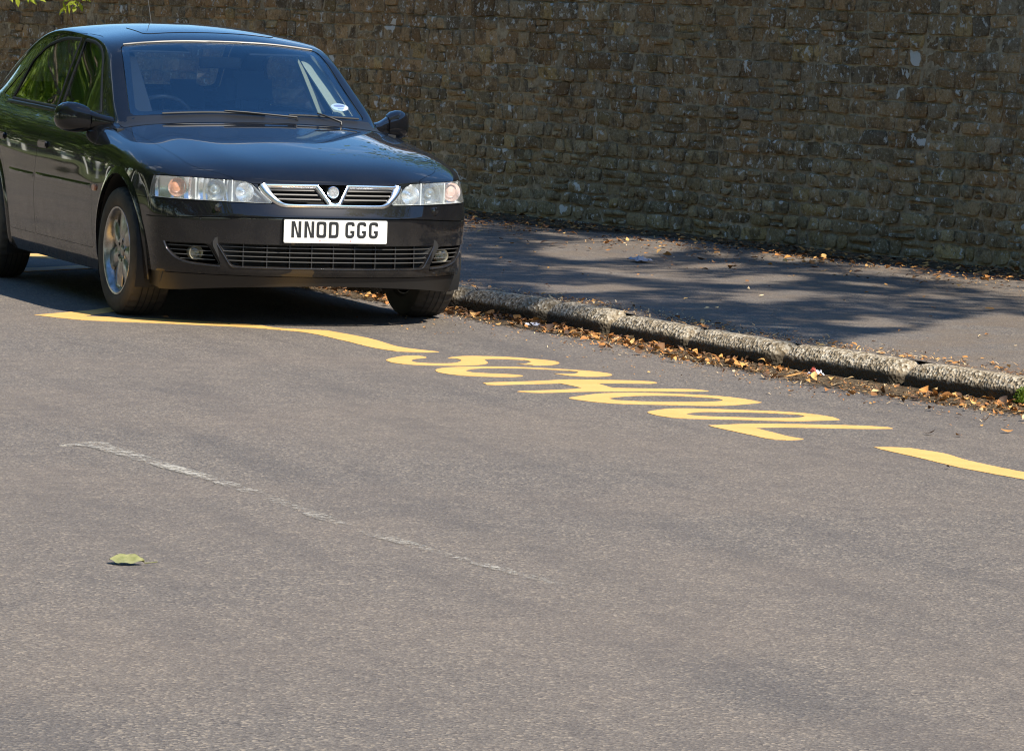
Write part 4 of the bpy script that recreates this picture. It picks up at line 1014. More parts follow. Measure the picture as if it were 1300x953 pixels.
def build_car():
    M = car_materials()
    root = empty('parked_car')
    tag(root, 'dark blue-black saloon car with plate NNOD GGG parked against the kerb', 'car')
    me = build_surface(); S = Surf(me)
    TH = -.016
    base = S.shell(0, TH)
    gl = S.shell(-.003, -.007)
    lens = S.shell(.001, -.003)
    # ---- outlines
    WS = rpoly([(-.588, .628), (-1.182, .530), (-1.142, 0), (-1.182, -.530), (-.588, -.628), (-.520, 0)], [.05, .06, .6, .06, .05, .6], 8)  # (x,y) seen from above
    RW = rpoly([(-2.55, .50), (-3.15, .585), (-3.15, 0), (-3.15, -.585), (-2.55, -.50), (-2.52, 0)], [.05, .06, .6, .06, .05, .6], 8)
    FWIN = rpoly([(-.80, .968), (-1.06, 1.172), (-1.22, 1.282), (-1.40, 1.322), (-1.615, 1.332), (-1.575, 1.15), (-1.50, .965)], [.012, .1, .1, .1, .02, 0, .015])
    RWIN = rpoly([(-1.585, .968), (-1.66, 1.15), (-1.70, 1.334), (-2.02, 1.334), (-2.30, 1.292), (-2.50, 1.205), (-2.60, .985)], [.015, 0, .02, .1, .08, .05, .02])
    QWIN = rpoly([(-2.655, .990), (-2.565, 1.180), (-2.72, 1.100), (-2.86, 1.005)], [.01, .015, .03, .02])
    HL = rpoly([(.822, .608), (.300, .600), (.352, .652), (.400, .700), (.470, .7035), (.742, .7125), (.86, .705), (.86, .61)], [0, .01, .05, .05, .02, .02, 0, 0])
    GR = rpoly([(.262, .583), (.372, .690), (-.372, .690), (-.262, .583)], [.09, .02, .02, .09])
    LG = rpoly([(.482, .292), (.545, .405), (-.545, .405), (-.482, .292)], [.025, .01, .01, .025])
    FG = rpoly([(.525, .298), (.582, .400), (.755, .398), (.742, .360), (.705, .318), (.645, .299), (.60, .293)], [.02, .02, .01, .03, .04, .03, .02])
    WA = [(.372*math.cos(a), .318+.378*math.sin(a)) for a in np.linspace(0, 2*math.pi, 49)[:-1]]
    WR = [(-2.637+.365*math.cos(a), .305+.365*math.sin(a)) for a in np.linspace(0, 2*math.pi, 49)[:-1]]
    BON = rpoly([(.95, -.46), (.95, .46), (.735, .470), (.552, .632), (.30, .655), (-.05, .678), (-.455, .700), (-.42, .35), (-.395, 0), (-.42, -.35), (-.455, -.700), (-.05, -.678), (.30, -.655), (.552, -.632), (.735, -.470)],
                [0, 0, .02, .1, .1, .1, .02, .1, .1, .1, .02, .1, .1, .1, .02])
    BUM = [(1.1, .1), (1.1, .596), (.30, .600), (.30, .1)]; BUMP = [(1.1, .2515), (1.1, .596), (.30, .600), (.30, .2515)]; LIP = [(1.1, .1), (1.1, .2475), (.43, .2475), (.43, .1)]
    FD = rpoly([(-.46, .300), (-.478, .60), (-.485, .80), (-.56, .905), (-.80, .948), (-1.08, 1.20), (-1.24, 1.308), (-1.42, 1.350), (-1.655, 1.360), (-1.60, 1.15), (-1.545, .95), (-1.62, .80), (-1.655, .60), (-1.645, .300)],
               [.03, .1, .05, .04, .02, .1, .1, .1, .02, 0, .05, .1, .1, .03])
    RD = rpoly([(-1.650, .300), (-1.660, .60), (-1.625, .80), (-1.550, .95), (-1.605, 1.15), (-1.660, 1.360), (-2.03, 1.362), (-2.33, 1.318), (-2.56, 1.225), (-2.70, .980), (-2.66, .80), (-2.50, .72), (-2.36, .64), (-2.24, .48), (-2.22, .300)],
               [.03, .1, .1, .05, 0, .02, .1, .1, .04, .03, .05, .1, .15, .1, .03])
    BOOT = rpoly([(-3.19, .60), (-3.20, 0), (-3.19, -.60), (-3.50, -.56), (-3.9, -.56), (-3.9, .56), (-3.50, .56)], [.03, .8, .03, .05, 0, 0, .05])
    g = .0022
    body = link('body', base.copy(), M['paint'])
    ops = []
    def cut(poly, MM, lo, hi): ops.append(MB().prism(poly, MM, lo, hi))
    cut(inset(WS, -g), MZ, .90, 1.6); cut(inset(RW, -g), MZ, .95, 1.6)
    cut(inset(BON, -g), MZ, .690, 1.2); cut(inset(BUM, -g), MY, -1, 1)
    cut(inset(BOOT, -g), MZ, .70, 1.3)
    cut(GR, MX, .5, 1.1)
    for s in (1, -1):
        cut(inset([(s*a, b) for a, b in HL], -g), MX, .447, 1.1)
        cut(WA, MY, *sorted((s*.35, s*1.0))); cut(WR, MY, *sorted((s*.35, s*1.0)))
        cut(inset(FD, -g), MY, *sorted((s*.45, s*1.0))); cut(inset(RD, -g), MY, *sorted((s*.45, s*1.0)))
        cut(QWIN, MY, *sorted((s*.45, s*1.0)))
    for mb in ops:
        c = link('cut', mesh('cut', mb.v, mb.f, True)); boolean(body, c); kill(c)
    S.fix_normals(body.data); body.parent = root
    body.data.materials.clear(); body.data.materials.append(M['paint'])

    # ---- panels
    HLs = [([(s*a, b) for a, b in HL], MX, .447, 1.1) for s in (1, -1)]
    piece(base, [(BON, MZ, .6925, 1.2)], 'bonnet', M['paint'], root, S, minus=HLs+[(GR, MX, .5, 1.1)])
    piece(base, [(BOOT, MZ, .7025, 1.3)], 'boot_lid', M['paint'], root, S)
    W2 = [(WA, MY, .35, 1), (WA, MY, -1, -.35)]
    GRV = [(.70, .5325), (.70, .5385), (-.70, .5385), (-.70, .5325)]
    piece(S.shell(-.007, -.020), [(LIP, MY, -.745, .745)], 'front_lip', M['lip'], root, S)
    bum = piece(base, [(BUMP, MY, -1, 1)], 'front_bumper', M['paint'], root, S,
                minus=W2+[(GR, MX, .5, 1.1), (LG, MX, .5, 1.1)]+[([(s*a, b) for a, b in FG], MX, .447, 1.1) for s in (1, -1)]+[([(s*a, b) for a, b in HL], MX, .447, 1.1) for s in (1, -1)]
                +[([(.84, .510), (.70, .5165), (.52, .5265), (.28, .5315), (-.28, .5315), (-.52, .5265), (-.70, .5165), (-.84, .510), (-.84, .5155), (-.70, .522), (-.52, .532), (-.28, .537), (.28, .537), (.52, .532), (.70, .522), (.84, .5155)], MX, .42, 1.1)])
    # dark liner behind the gaps
    liner = link('inner_panel', S.shell(-.0165, -.020), M['black'])
    for poly, MM, lo, hi in [(WS, MZ, .90, 1.6), (RW, MZ, .95, 1.6), (inset(GR, .004), MX, .5, 1.1), (inset(LG, .004), MX, .5, 1.1)] + \
            [([(s*a, b) for a, b in HL], MX, .447, 1.1) for s in (1, -1)] + [(inset([(s*a, b) for a, b in FG], .004), MX, .447, 1.1) for s in (1, -1)] + W2 + \
            [(WR, MY, .35, 1), (WR, MY, -1, -.35)] + [(inset(w_, -.004), MY, *sorted((s*.45, s))) for s in (1, -1) for w_ in (FWIN, RWIN, QWIN)]:
        c = cutter(poly, MM, lo, hi); boolean(liner, c); kill(c)
    liner.parent = root
    liner.data.materials.clear(); liner.data.materials.append(M['black'])
    # windscreen and rear screen with black ceramic band
    def screen(name, poly, lo, hi, band, gm):
        p = piece(gl, [(inset(poly, .002), MZ, lo, hi)], name, gm, root, S, minus=[])
        b = piece(S.shell(-.008, -.0095), [(inset(poly, .0015), MZ, lo, hi)], 'black_border', M['gloss_black'], p, S, minus=[(band, MZ, lo-.1, hi+.1)])
        return p
    screen('windscreen', WS, .90, 1.6, rpoly([(-.625, .590), (-1.150, .495), (-1.115, 0), (-1.150, -.495), (-.625, -.590), (-.565, 0)], [.05, .06, .6, .06, .05, .6], 8), M['wsglass'])
    screen('rear_window', RW, .95, 1.6, rpoly([(-2.59, .47), (-3.115, .55), (-3.115, 0), (-3.115, -.55), (-2.59, -.47), (-2.56, 0)], [.05, .06, .6, .06, .05, .6], 8), M['glass'])
    # ---- doors
    def on(x, z, s, off=0.0):
        p, n = S.side(x, z, s); return p+n*off, n
    def side_strip(name, pts, h, t, mt, parent, s):
        mb = MB(); pts2 = []
        for (x0, z0), (x1, z1) in zip(pts[:-1], pts[1:]):
            k = max(2, int(abs(x1-x0)/.06)+1)
            for i in range(k): pts2.append((x0+(x1-x0)*i/k, z0+(z1-z0)*i/k))
        pts2.append(pts[-1]); v = []; f = []
        for i, (x, z) in enumerate(pts2):
            e = min(i, len(pts2)-1-i)/2; tt = t*min(1, .3+e)
            for dz, o_ in ((-h/2, -.002), (-h/2, tt*.5), (-h*.25, tt), (h*.25, tt), (h/2, tt*.5), (h/2, -.002)):
                v.append(on(x, z+dz, s, o_)[0])
        for i in range(len(pts2)-1):
            for j in range(6): f.append((i*6+j, i*6+(j+1) % 6, (i+1)*6+(j+1) % 6, (i+1)*6+j))
        f.append(tuple(range(6))); f.append(tuple((len(pts2)-1)*6+k for k in range(6)))
        return mb.add(v, f).build(name, mt, parent, 30)
    for s in (-1, 1):
        span = sorted((s*.45, s*1.0))
        for nm, D, WN, xs, hx in (('front_door', FD, FWIN, (-.50, -1.62), -1.50), ('rear_door', RD, RWIN, (-1.68, -2.22), -2.45)):
            minus = [(WN, MY, *span)] + ([(WR, MY, *span)] if nm == 'rear_door' else [(WA, MY, *span)])
            d = piece(base, [(D, MY, *span)], nm, M['paint'], root, S, minus=minus)
            piece(gl, [(inset(WN, .001), MY, *span)], 'window', M['glass'], d, S)
            # black rubber round the pane
            ring = []; N = len(WN)
            mb = MB(); v = []; f = []
            inn = inset(WN, .011); outp = inset(WN, -.006)
            for (a, b), (c_, d_) in zip(outp, inn):
                p1, n1 = on(a, b, s); p2, n2 = on(c_, d_, s)
                v += [p1+n1*.001, (p1+p2)/2+n1*.005, p2+n2*.001, (p1+p2)/2-n1*.006]
            for i in range(N):
                for j in range(4):
                    i2 = (i+1) % N; f.append((i*4+j, i*4+(j+1) % 4, i2*4+(j+1) % 4, i2*4+j))
            mb.add(v, f).build('window_seal', M['rubber'], d, 60)
            # belt strip, bright
            x0, x1 = (-.82, -1.555) if nm == 'front_door' else (-1.57, -2.68)
            z0, z1 = (.955, .953) if nm == 'front_door' else (.954, .973)
            side_strip('belt_strip', [(x0, z0), (x1, z1)], .018, .006, M['black'], d, s)
            side_strip('rub_strip', [(xs[0], .607), (xs[1], .612)], .026, .006, M['paint'], d, s)
            # handle
            p, n = on(hx, .775 if nm == 'front_door' else .785, s)
            Fm = frame(p, (1, 0, 0), (0, 0, 1), (0, s, 0)) 
            hb = MB()
            prof = rpoly([(-.085, -.018), (.085, -.016), (.085, .020), (-.085, .022)], .012, 3)
            hb.prism(prof, Fm, -.004, .013)
            hb.build('door_handle', M['paint'], d, 40, bevel=.006)
        piece(gl, [(inset(QWIN, .001), MY, *span)], 'quarter_window', M['glass'], root, S)
        # front wing side repeater
        p, n = on(-.418, .604, s)
        MB().prism(rpoly([(-.030, -.016), (.030, -.016), (.030, .016), (-.030, .016)], .014, 4), frame(p, (1, 0, 0), (0, 0, 1), n), -.004, .008).build('side_indicator', M['amber'], root, 40, bevel=.003)
        # wheel arch lips
        for (cx, cz, rr, rz_) in ((0, .318, .372, .378), (-2.637, .305, .365, .365)):
            v = []; f = []; K = 56; pr = []
            for k in range(K+1):
                a = R(-18)+(R(216))*k/K; ca, sa = math.cos(a), math.sin(a)
                x = cx+rr*ca; z = cz+rz_*sa
                if z < .20: z = .20
                xo = cx+(rr+.035)*ca; zo = max(.20, cz+(rz_+.035)*sa)
                po = on(xo, zo, s)[0]; pi_ = on(x, z, s)[0]
                if po is None or pi_ is None: continue
                v += [po+Vector((0, s*.0005, 0)), (po*.4+pi_*.6)+Vector((0, s*.008, 0)), pi_+Vector((0, s*.009, 0)), pi_+Vector((0, -s*.03, 0))]
            n_ = len(v)//4
            for k in range(n_-1):
                for j in range(3): f.append((k*4+j, k*4+j+1, (k+1)*4+j+1, (k+1)*4+j))
            MB().add(v, f).build('wheel_arch', M['paint'], root, 60, recalc=True)
            # inner arch liner
            v = []; f = []
            for k in range(33):
                a = R(-25)+R(230)*k/32
                for yy in (.835, .45): v.append((cx+(rr-.001)*math.cos(a), s*yy, cz+(rz_-.001)*math.sin(a)))
            for k in range(32): f.append((2*k, 2*k+1, 2*k+3, 2*k+2))
            n0 = len(v); 
            MB().add(v, f).add([(cx+(rr)*math.cos(a), s*.45, cz+rz_*math.sin(a)) for a in np.linspace(R(-25), R(205), 20)], [tuple(range(20))]).build('arch_liner', M['dark'], root, 60)
        # sill
    # ---- underside, engine block volume, tub
    ub = MB()
    ub.box((-2.28, -.74, .19), (-.40, .74, .26)); ub.box((-.40, -.46, .20), (.40, .46, .60)); ub.box((.40, -.62, .21), (.60, .62, .27))
    ub.box((-3.0, -.46, .22), (-2.28, .46, .36)); ub.box((-3.55, -.66, .27), (-3.0, .66, .37))
    ub.box((.36, -.70, .27), (.46, .70, .56))
    ub.box((-.50, -.74, .26), (-.42, .74, .90))
    ub.box((-3.1, -.60, .36), (-2.55, .60, .80))
    ub.build('underbody', M['dark'], root, 30)
    return root, M, S, on, dict(HL=HL, GR=GR, LG=LG, FG=FG, BUM=BUM)

def build_wheel(M, name='wheel'):
    """axis along +y local (outer face), hub centre at origin; returns empty with children"""
    wroot = empty(name)
    MW = Matrix.Rotation(-math.pi/2, 4, 'X')   # local z -> +y
    Ro, Rr, W = .316, .212, .205
    prof = [(.200, -.086), (.214, -.098), (.25, -.106), (.285, -.103), (.303, -.094), (.312, -.080), (.3155, -.055), (.316, 0), (.3155, .055), (.312, .080), (.303, .094), (.292, .1005), (.285, .103), (.262, .1065), (.24, .105), (.222, .099), (.214, .093), (.206, .084), (.200, .070), (.200, -.06)]
    mb = MB(); N = 160; v = []; f = []; m_ = len(prof)
    for k in range(N):
        a = 2*math.pi*k/N
        for i, (r, h) in enumerate(prof):
            rr = r
            if 5 <= i <= 9:
                if i in (5, 9): rr -= .006 if (k//2) % 2 else 0
                elif i in (6, 8): rr -= .007 if ((k+(1 if i == 6 else 0))//2) % 2 else 0
            if i in (12, 13) : h += .0
            v.append(MW @ Vector((rr*math.cos(a), rr*math.sin(a), h)))
    for k in range(N):
        for i in range(m_):
            f.append((k*m_+i, ((k+1) % N)*m_+i, ((k+1) % N)*m_+(i+1) % m_, k*m_+(i+1) % m_))
    mb.add(v, f)
    # circumferential groove blocks
    ty = mb.build('tyre', M['tyre'], wroot, 28)
    gr = MB()
    for h in (-.045, -.015, .015, .045):
        gr.lathe([(.3168, h-.003), (.3168, h+.003)], MW, 96)
    gr.build('tread_groove', M['dark'], ty, 30, recalc=False)
    # rim
    rim = MB()
    prof = [(.200, -.085), (.196, -.06), (.185, 0), (.188, .04), (.198, .066), (.204, .080), (.212, .0905), (.218, .0955), (.2165, .0995), (.208, .0985), (.200, .090), (.192, .066), (.188, .05), (.180, .0), (.190, -.06), (.195, -.085)]
    rim.lathe(prof, MW, 96, closed=True)
    # spoked face with windows: 7 spokes
    ns = 7; face_v = []; 
    K = 12
    def spoke(a0):
        pts = []
        # half-widths along radius
        for r, hw, h in ((.045, .026, .070), (.08, .036, .073), (.12, .049, .072), (.150, .044, .069), (.182, .046, .067), (.199, .070, .070)):
            pts.append((r, hw, h))
        v = []; f = []
        for (r, hw, h) in pts:
            for q, dh in ((-1, -.010), (-.75, 0), (0, .004), (.75, 0), (1, -.010)):
                x = r if abs(q) < .1 else math.sqrt(max(r*r-(hw*q)**2, 0)); y = hw*q
                v.append((x, y, h+dh))
            for q in (1, -1):
                x = math.sqrt(max(r*r-(hw*q)**2, 0)); v.append((x, hw*q, h-.045))
        m_ = 7
        for i in range(len(pts)-1):
            for j in range(m_): f.append((i*m_+j, i*m_+(j+1) % m_, (i+1)*m_+(j+1) % m_, (i+1)*m_+j))
        Mr = MW @ Matrix.Rotation(a0, 4, 'Z')
        rim.add([Mr @ Vector(p) for p in v], f)
    for k in range(ns): spoke(2*math.pi*k/ns+.2)
    rim.lathe([(0, .060), (.030, .060), (.034, .066), (.046, .072), (.062, .074), (.066, .068), (.066, .03)], MW, 48)
    rm = rim.build('rim', M['alloy'], wroot, 40)
    cap = MB().lathe([(0, .074), (.020, .0735), (.027, .070), (.029, .060)], MW, 32); cap.build('hub_cap', M['alloy'], rm, 40)
    for k in range(5):
        a = 2*math.pi*k/5+.5
        MB().lathe([(0, .0745), (.007, .0745), (.009, .072), (.0095, .0655)], MW @ Matrix.Translation((.050*math.cos(a), .050*math.sin(a), 0)), 12).build('wheel_bolt', M['dark'], rm, 40)
    MB().lathe([(.0, .028), (.138, .028), (.140, .020), (.140, .0)], MW, 48).build('brake_disc', M['grey'], wroot, 40)
    MB().lathe([(.0, .046), (.188, .044)], MW, 48).build('spoke_gap_shade', M['dark'], wroot, 40)  # dark disc put in as the shade seen between the spokes
    return wroot
def copy_tree(o, parent=None):
    c = o.copy(); C.objects.link(c); c.parent = parent
    for ch in list(o.children): copy_tree(ch, c)
    return c
def finish_car(root, M, S, on, O):
    HL, GR, LG, FG = O['HL'], O['GR'], O['LG'], O['FG']
    def fs(y, z, off=0.0):
        p, n = S.front(y, z)
        if p is None: return Vector((.5, y, z)), Vector((1, 0, 0))
        return p+n*off, n
    def densify(pts, step=.02, closed=False):
        out = []; N = len(pts)
        for i in range(N if closed else N-1):
            a = Vector(pts[i]); b = Vector(pts[(i+1) % N]); k = max(1, int((b-a).length/step))
            for j in range(k): out.append(tuple(a+(b-a)*j/k))
        if not closed: out.append(tuple(pts[-1]))
        return out
    def front_strip(mb, path, w, h, closed=False, sink=.010, step=.02, flat=False):
        """rounded bar lying on the nose of the car along a (y, z) path"""
        P = densify(path, step, closed); N = len(P); v = []; f = []
        prof = ((-.5, -sink), (-.5, h*.35), (-.30, h*.9), (0, h), (.30, h*.9), (.5, h*.35), (.5, -sink))
        for i, q in enumerate(P):
            a = Vector(P[i-1] if (i or closed) else P[0]); b = Vector(P[(i+1) % N] if (i < N-1 or closed) else P[-1]); t = (b-a)
            t = t.normalized() if t.length > 1e-9 else Vector((1, 0)); nn = Vector((-t.y, t.x)); ww = w(i/(N-1)) if callable(w) else w
            c, n = fs(q[0], q[1])
            for (k, e) in prof:
                y, z = q[0]+nn.x*ww*k, q[1]+nn.y*ww*k
                v.append(Vector((c.x, y, z))+n*e+Vector((-(y-q[0])*0, 0, 0)))
        m_ = len(prof)
        for i in range(N if closed else N-1):
            for j in range(m_-1):
                i2 = (i+1) % N; f.append((i*m_+j, i2*m_+j, i2*m_+j+1, i*m_+j+1))
        if not closed: f.append(tuple(range(m_))); f.append(tuple((N-1)*m_+j for j in range(m_)))
        mb.add(v, f)
    # ---------------- grille
    g = MB(); g.prism(inset(GR, -.02), MX, .70, .745); gb = g.build('grille', M['dark'], root, 30)
    mb = MB()
    for s in (1, -1):
        front_strip(mb, [(s*.026, .600), (s*.078, .6800)], .021, .015)
        front_strip(mb, [(s*.074, .6810), (s*.352, .6800)], .020, .013)
        front_strip(mb, rpoly([(s*.345, .6845), (s*.318, .640), (s*.262, .5895), (s*.20, .5885)], [0, .03, .07, 0]), lambda t: .044-.026*t, .013)
    front_strip(mb, [(-.21, .5885), (.21, .5885)], .018, .013)
    front_strip(mb, [(-.030, .603), (0, .593), (.030, .603)], .018, .014)
    mb.build('chrome_surround', M['chrome'], gb, 50)
    slat = mat('grille_slat', (.065, .062, .060), .45, .2)
    for s in (1, -1):
        for k, z in enumerate((.662, .641, .620)):
            y0 = .078-(.680-z)*.60+.008; y1 = [.330, .315, .290][k]
            mb = MB(); v = []; f = []; P = densify([(s*y0, z), (s*y1, z)], .03)
            for (y, zz) in P:
                c, n = fs(y, zz)
                for dz, e in ((-.006, -.035), (-.005, -.018), (.000, -.010), (.005, -.012), (.0055, -.035)): v.append(c+Vector((e, 0, dz)))
            for i in range(len(P)-1):
                for j in range(5): f.append((i*5+j, i*5+(j+1) % 5, (i+1)*5+(j+1) % 5, (i+1)*5+j))
            mb.add(v, f).build('slat', slat, gb, 30)
    c, n = fs(0, .655)
    Me = frame(c+n*.004, (0, 1, 0), (0, 0, 1), (1, 0, 0))
    em = MB().lathe([(0, .004), (.021, .004), (.0225, .0065), (.0270, .0070), (.0300, .004), (.0300, -.02)], Me, 36)
    em = em.build('emblem', M['chrome'], gb, 30)
    rl = MB()   # raised winged beast with a flag
    for (a, b, ca, cb, th) in ((.009, .0045, -.003, -.004, .3), (.007, .003, .006, .004, 1.1), (.004, .004, -.009, .006, 0), (.008, .002, .010, -.006, -.6), (.006, .0025, -.002, .010, .5)):
        po = [(ca+a*math.cos(t)*math.cos(th)-b*math.sin(t)*math.sin(th), cb+a*math.cos(t)*math.sin(th)+b*math.sin(t)*math.cos(th)) for t in np.linspace(0, 2*math.pi, 13)[:-1]]
        rl.prism(po, Me, .003, .0062)
    rl.build('emblem_relief', M['grey'], gb, 30)
    # ---------------- headlights
    for s in (1, -1):
        hl = empty('headlight', (0, 0, 0), parent=root)
        poly = [(s*a, b) for a, b in HL]
        lp = S.shell(.0005, -.0035)
        o = link('lens', lp, M['lens']); c = cutter(inset(poly, .0015), MX, .449, 1.1); boolean(o, c, 'INTERSECT'); kill(c); S.fix_normals(o.data)
        o.data.materials.clear(); o.data.materials.append(M['lens']); o.parent = hl
        # housing: walls and stepped back
        def sx(y): return fs(s*min(abs(y), .74), .655)[0].x if abs(y) < .745 else .50
        v = []; f = []
        P = densify([(a, b) for a, b in HL if a < .79]+[], .02)
        yz = [(min(a, .782), b) for a, b in densify(HL, .02, True)]
        N = len(yz)
        for (y, z) in yz:
            p, n = fs(s*min(y, .772), z)
            x = max(p.x, .452) if y < .78 else .452
            v.append((x-.006, s*y, z)); v.append((max(x-.10, .40), s*min(y, .775), z))
        for i in range(N): i2 = (i+1) % N; f.append((2*i, 2*i2, 2*i2+1, 2*i+1))
        hb = MB().add(v, f)
        hb.build('housing', M['lampwhite'], hl, 30)
        # faceted back reflector surface in strips across the lamp
        v = []; f = []; ys = np.linspace(.325, .775, 46)
        for i, y in enumerate(ys):
            p, n = fs(s*min(y, .765), .655); zt = .708 if y > .40 else .600+(y-.30)*1.08
            for k in range(7):
                t = k/6; z = .601+(zt-.601)*t
                v.append((max(p.x-.070-.018*(1-(2*t-1)**2), .405)+.004*math.sin(i*2.1), s*y, z))
        for i in range(len(ys)-1):
            for k in range(6): f.append((i*7+k, (i+1)*7+k, (i+1)*7+k+1, i*7+k+1))
        MB().add(v, f).build('reflector', M['reflector'], hl, 20)
        def bowl(y, z, r, d, name, mt, back=.016):
            p, n = fs(s*y, z)
            Mf = frame(Vector((p.x-back-.012, s*y, z)), (0, 1, 0), (0, 0, 1), (1, 0, 0))
            pr = [(r*math.sqrt(max(t, 0)), -d*(1-t)) for t in np.linspace(0, 1, 12)]
            return MB().lathe(pr, Mf, 40), Mf, name, mt
        b, Mf, nm, mt = bowl(.545, .656, .050, .05, 'dip_bowl', M['reflector']); b.build(nm, mt, hl, 25)
        pj = MB().lathe([(0, .010), (.008, .0095), (.016, .006), (.020, .0), (.0235, .0), (.0245, -.01), (.0245, -.05)], Mf @ Matrix.Translation((0, 0, -.012)), 32)
        pj.build('projector_lens', mat('projector_glass', (.32, .36, .38), .05, .6, 1), hl, 40)
        b, Mf, nm, mt = bowl(.420, .648, .046, .045, 'main_bowl', M['reflector']); b.build(nm, mt, hl, 25)
        MB().lathe([(0, .006), (.007, .004), (.010, -.004), (.010, -.045)], Mf @ Matrix.Translation((0, 0, -.02)), 20).build('bulb', M['chrome'], hl, 40)
        b, Mf, nm, mt = bowl(.700, .658, .046, .035, 'indicator_bowl', M['reflector'], .030); b.build(nm, mt, hl, 25)
        MB().lathe([(0, .002), (.020, -.002), (.028, -.012), (.030, -.03), (.030, -.05)], Mf @ Matrix.Translation((0, 0, .0)), 32).build('indicator_bulb', M['amber'] if s < 0 else M['pinkish'], hl, 40)
        for yd in (.632, .478):
            p, n = fs(s*yd, .655); q = MB().box((p.x-.085, s*yd-.003, .603), (p.x-.014, s*yd+.003, .705)); q.build('divider', M['lampwhite'], hl, 30)
        # washer jet on the bumper
        p, n = fs(s*.545, .570)
        MB().lathe([(0, .010), (.017, .009), (.021, .004), (.022, -.006)], frame(p, (0, 1, 0), (0, 0, 1), n), 24).build('washer_jet', M['paint'], root, 40)
    # ---------------- lower grille and fog lamps
    lg = MB().prism(inset(LG, -.03), MX, .735, .765).build('lower_grille', M['dark'], root, 30)
    barm = mat('grille_bar', (.13, .125, .12), .35, .3)
    def bar(ya, yb, z, back, parent, hw=.0014):
        P = densify([(ya, z), (yb, z)], .04); v = []; f = []
        for (y, zz) in P:
            c, n = fs(y, zz)
            for dz, e in ((-hw, -.03), (-hw, 0), (hw, 0), (hw, -.03)): v.append(c+Vector((e-back, 0, dz)))
        for i in range(len(P)-1):
            for j in range(4): f.append((i*4+j, i*4+(j+1) % 4, (i+1)*4+(j+1) % 4, (i+1)*4+j))
        MB().add(v, f).build('grille_slat', barm, parent, 30)
    for k, z in enumerate((.388, .366, .344, .322)): bar(-.538+.012*k, .538-.012*k, z, .012, lg)
    for k in range(-4, 5):
        y = k*.108; c, n = fs(y, .345); MB().box((c.x-.05, y-.002, .290), (c.x-.015, y+.002, .407)).build('grille_post', M['black'], lg, 30)
    mb = MB(); front_strip(mb, rpoly([(-.552, .404), (-.485, .2905), (.485, .2905), (.552, .404)], [0, .02, .02, 0]), .007, .003, sink=.018); mb.build('opening_edge', M['paint'], lg, 40)
    for s in (1, -1):
        fg = MB().prism([(s*a, b) for a, b in inset(FG, -.012)], MX, .44, .50).build('fog_light', M['dark'], root, 30)
        for z, yo in ((.383, .742), (.362, .735), (.341, .718), (.321, .69)): bar(s*(.590-(.40-z)*.5), s*yo, z, .014, fg)
        mb = MB(); front_strip(mb, [(s*a, b) for a, b in rpoly([(.757, .400), (.744, .360), (.707, .316), (.645, .297), (.53, .291)], [0, .03, .04, .03, 0])], .009, .005, sink=.018); mb.build('fog_edge', M['paint'], fg, 40)
        c, n = fs(s*.625, .350)
        Mf = frame(Vector((c.x-.045, s*.625, .350)), (0, 1, 0), (0, 0, 1), (1, 0, 0))
        MB().lathe([(0, -.02), (.02, -.012), (.030, .010), (.034, .012), (.036, .0), (.036, -.03)], Mf, 32).build('fog_reflector', mat('fog_bowl', (.42, .38, .28), .3, .5), fg, 40)
        MB().lathe([(0, .018), (.015, .017), (.028, .012), (.030, .008)], Mf, 32).build('fog_lens', M['lens'], fg, 40)
    # ---------------- number plate
    npl = MB().box((.874, -.262, .414), (.897, .262, .531)).build('number_plate', M['black'], root, 30, bevel=.002)
    MP = Matrix(((0, 0, 1, .898), (1, 0, 0, -.26), (0, 1, 0, .417), (0, 0, 0, 1)))   # (a,b) -> y=a-.26, z=.417+b
    MB().prism(rpoly([(0, 0), (.52, 0), (.52, .111), (0, .111)], .008, 4), MP, -.003, .003).build('plate_face', M['white'], npl, 30)
    H, st = .078, .0138
    def ring(w, cut_left):
        o = rpoly([(0, 0), (w, 0), (w, H), (0, H)], [0 if cut_left else .014, .014, .014, 0 if cut_left else .014], 4)
        if cut_left: o = rpoly([(0, 0), (w, 0), (w, H), (0, H)], [0.001, .018, .018, .010], 4); i = rpoly([(st, st), (w-st, st), (w-st, H-st), (st, H-st)], [0.0005, .008, .008, .004], 4)
        else: i = rpoly([(st, st), (w-st, st), (w-st, H-st), (st, H-st)], [.007]*4, 4)
        return o, i
    def ringmesh(o, i, M_, h0, h1):
        n = len(o); v = []; f = []
        for (a, b), (c_, d_) in zip(o, i):
            v += [M_ @ Vector((a, b, h0)), M_ @ Vector((a, b, h1)), M_ @ Vector((c_, d_, h1)), M_ @ Vector((c_, d_, h0))]
        for k in range(n):
            k2 = (k+1) % n
            for j in range(4): f.append((k*4+j, k*4+(j+1) % 4, k2*4+(j+1) % 4, k2*4+j))
        return v, f
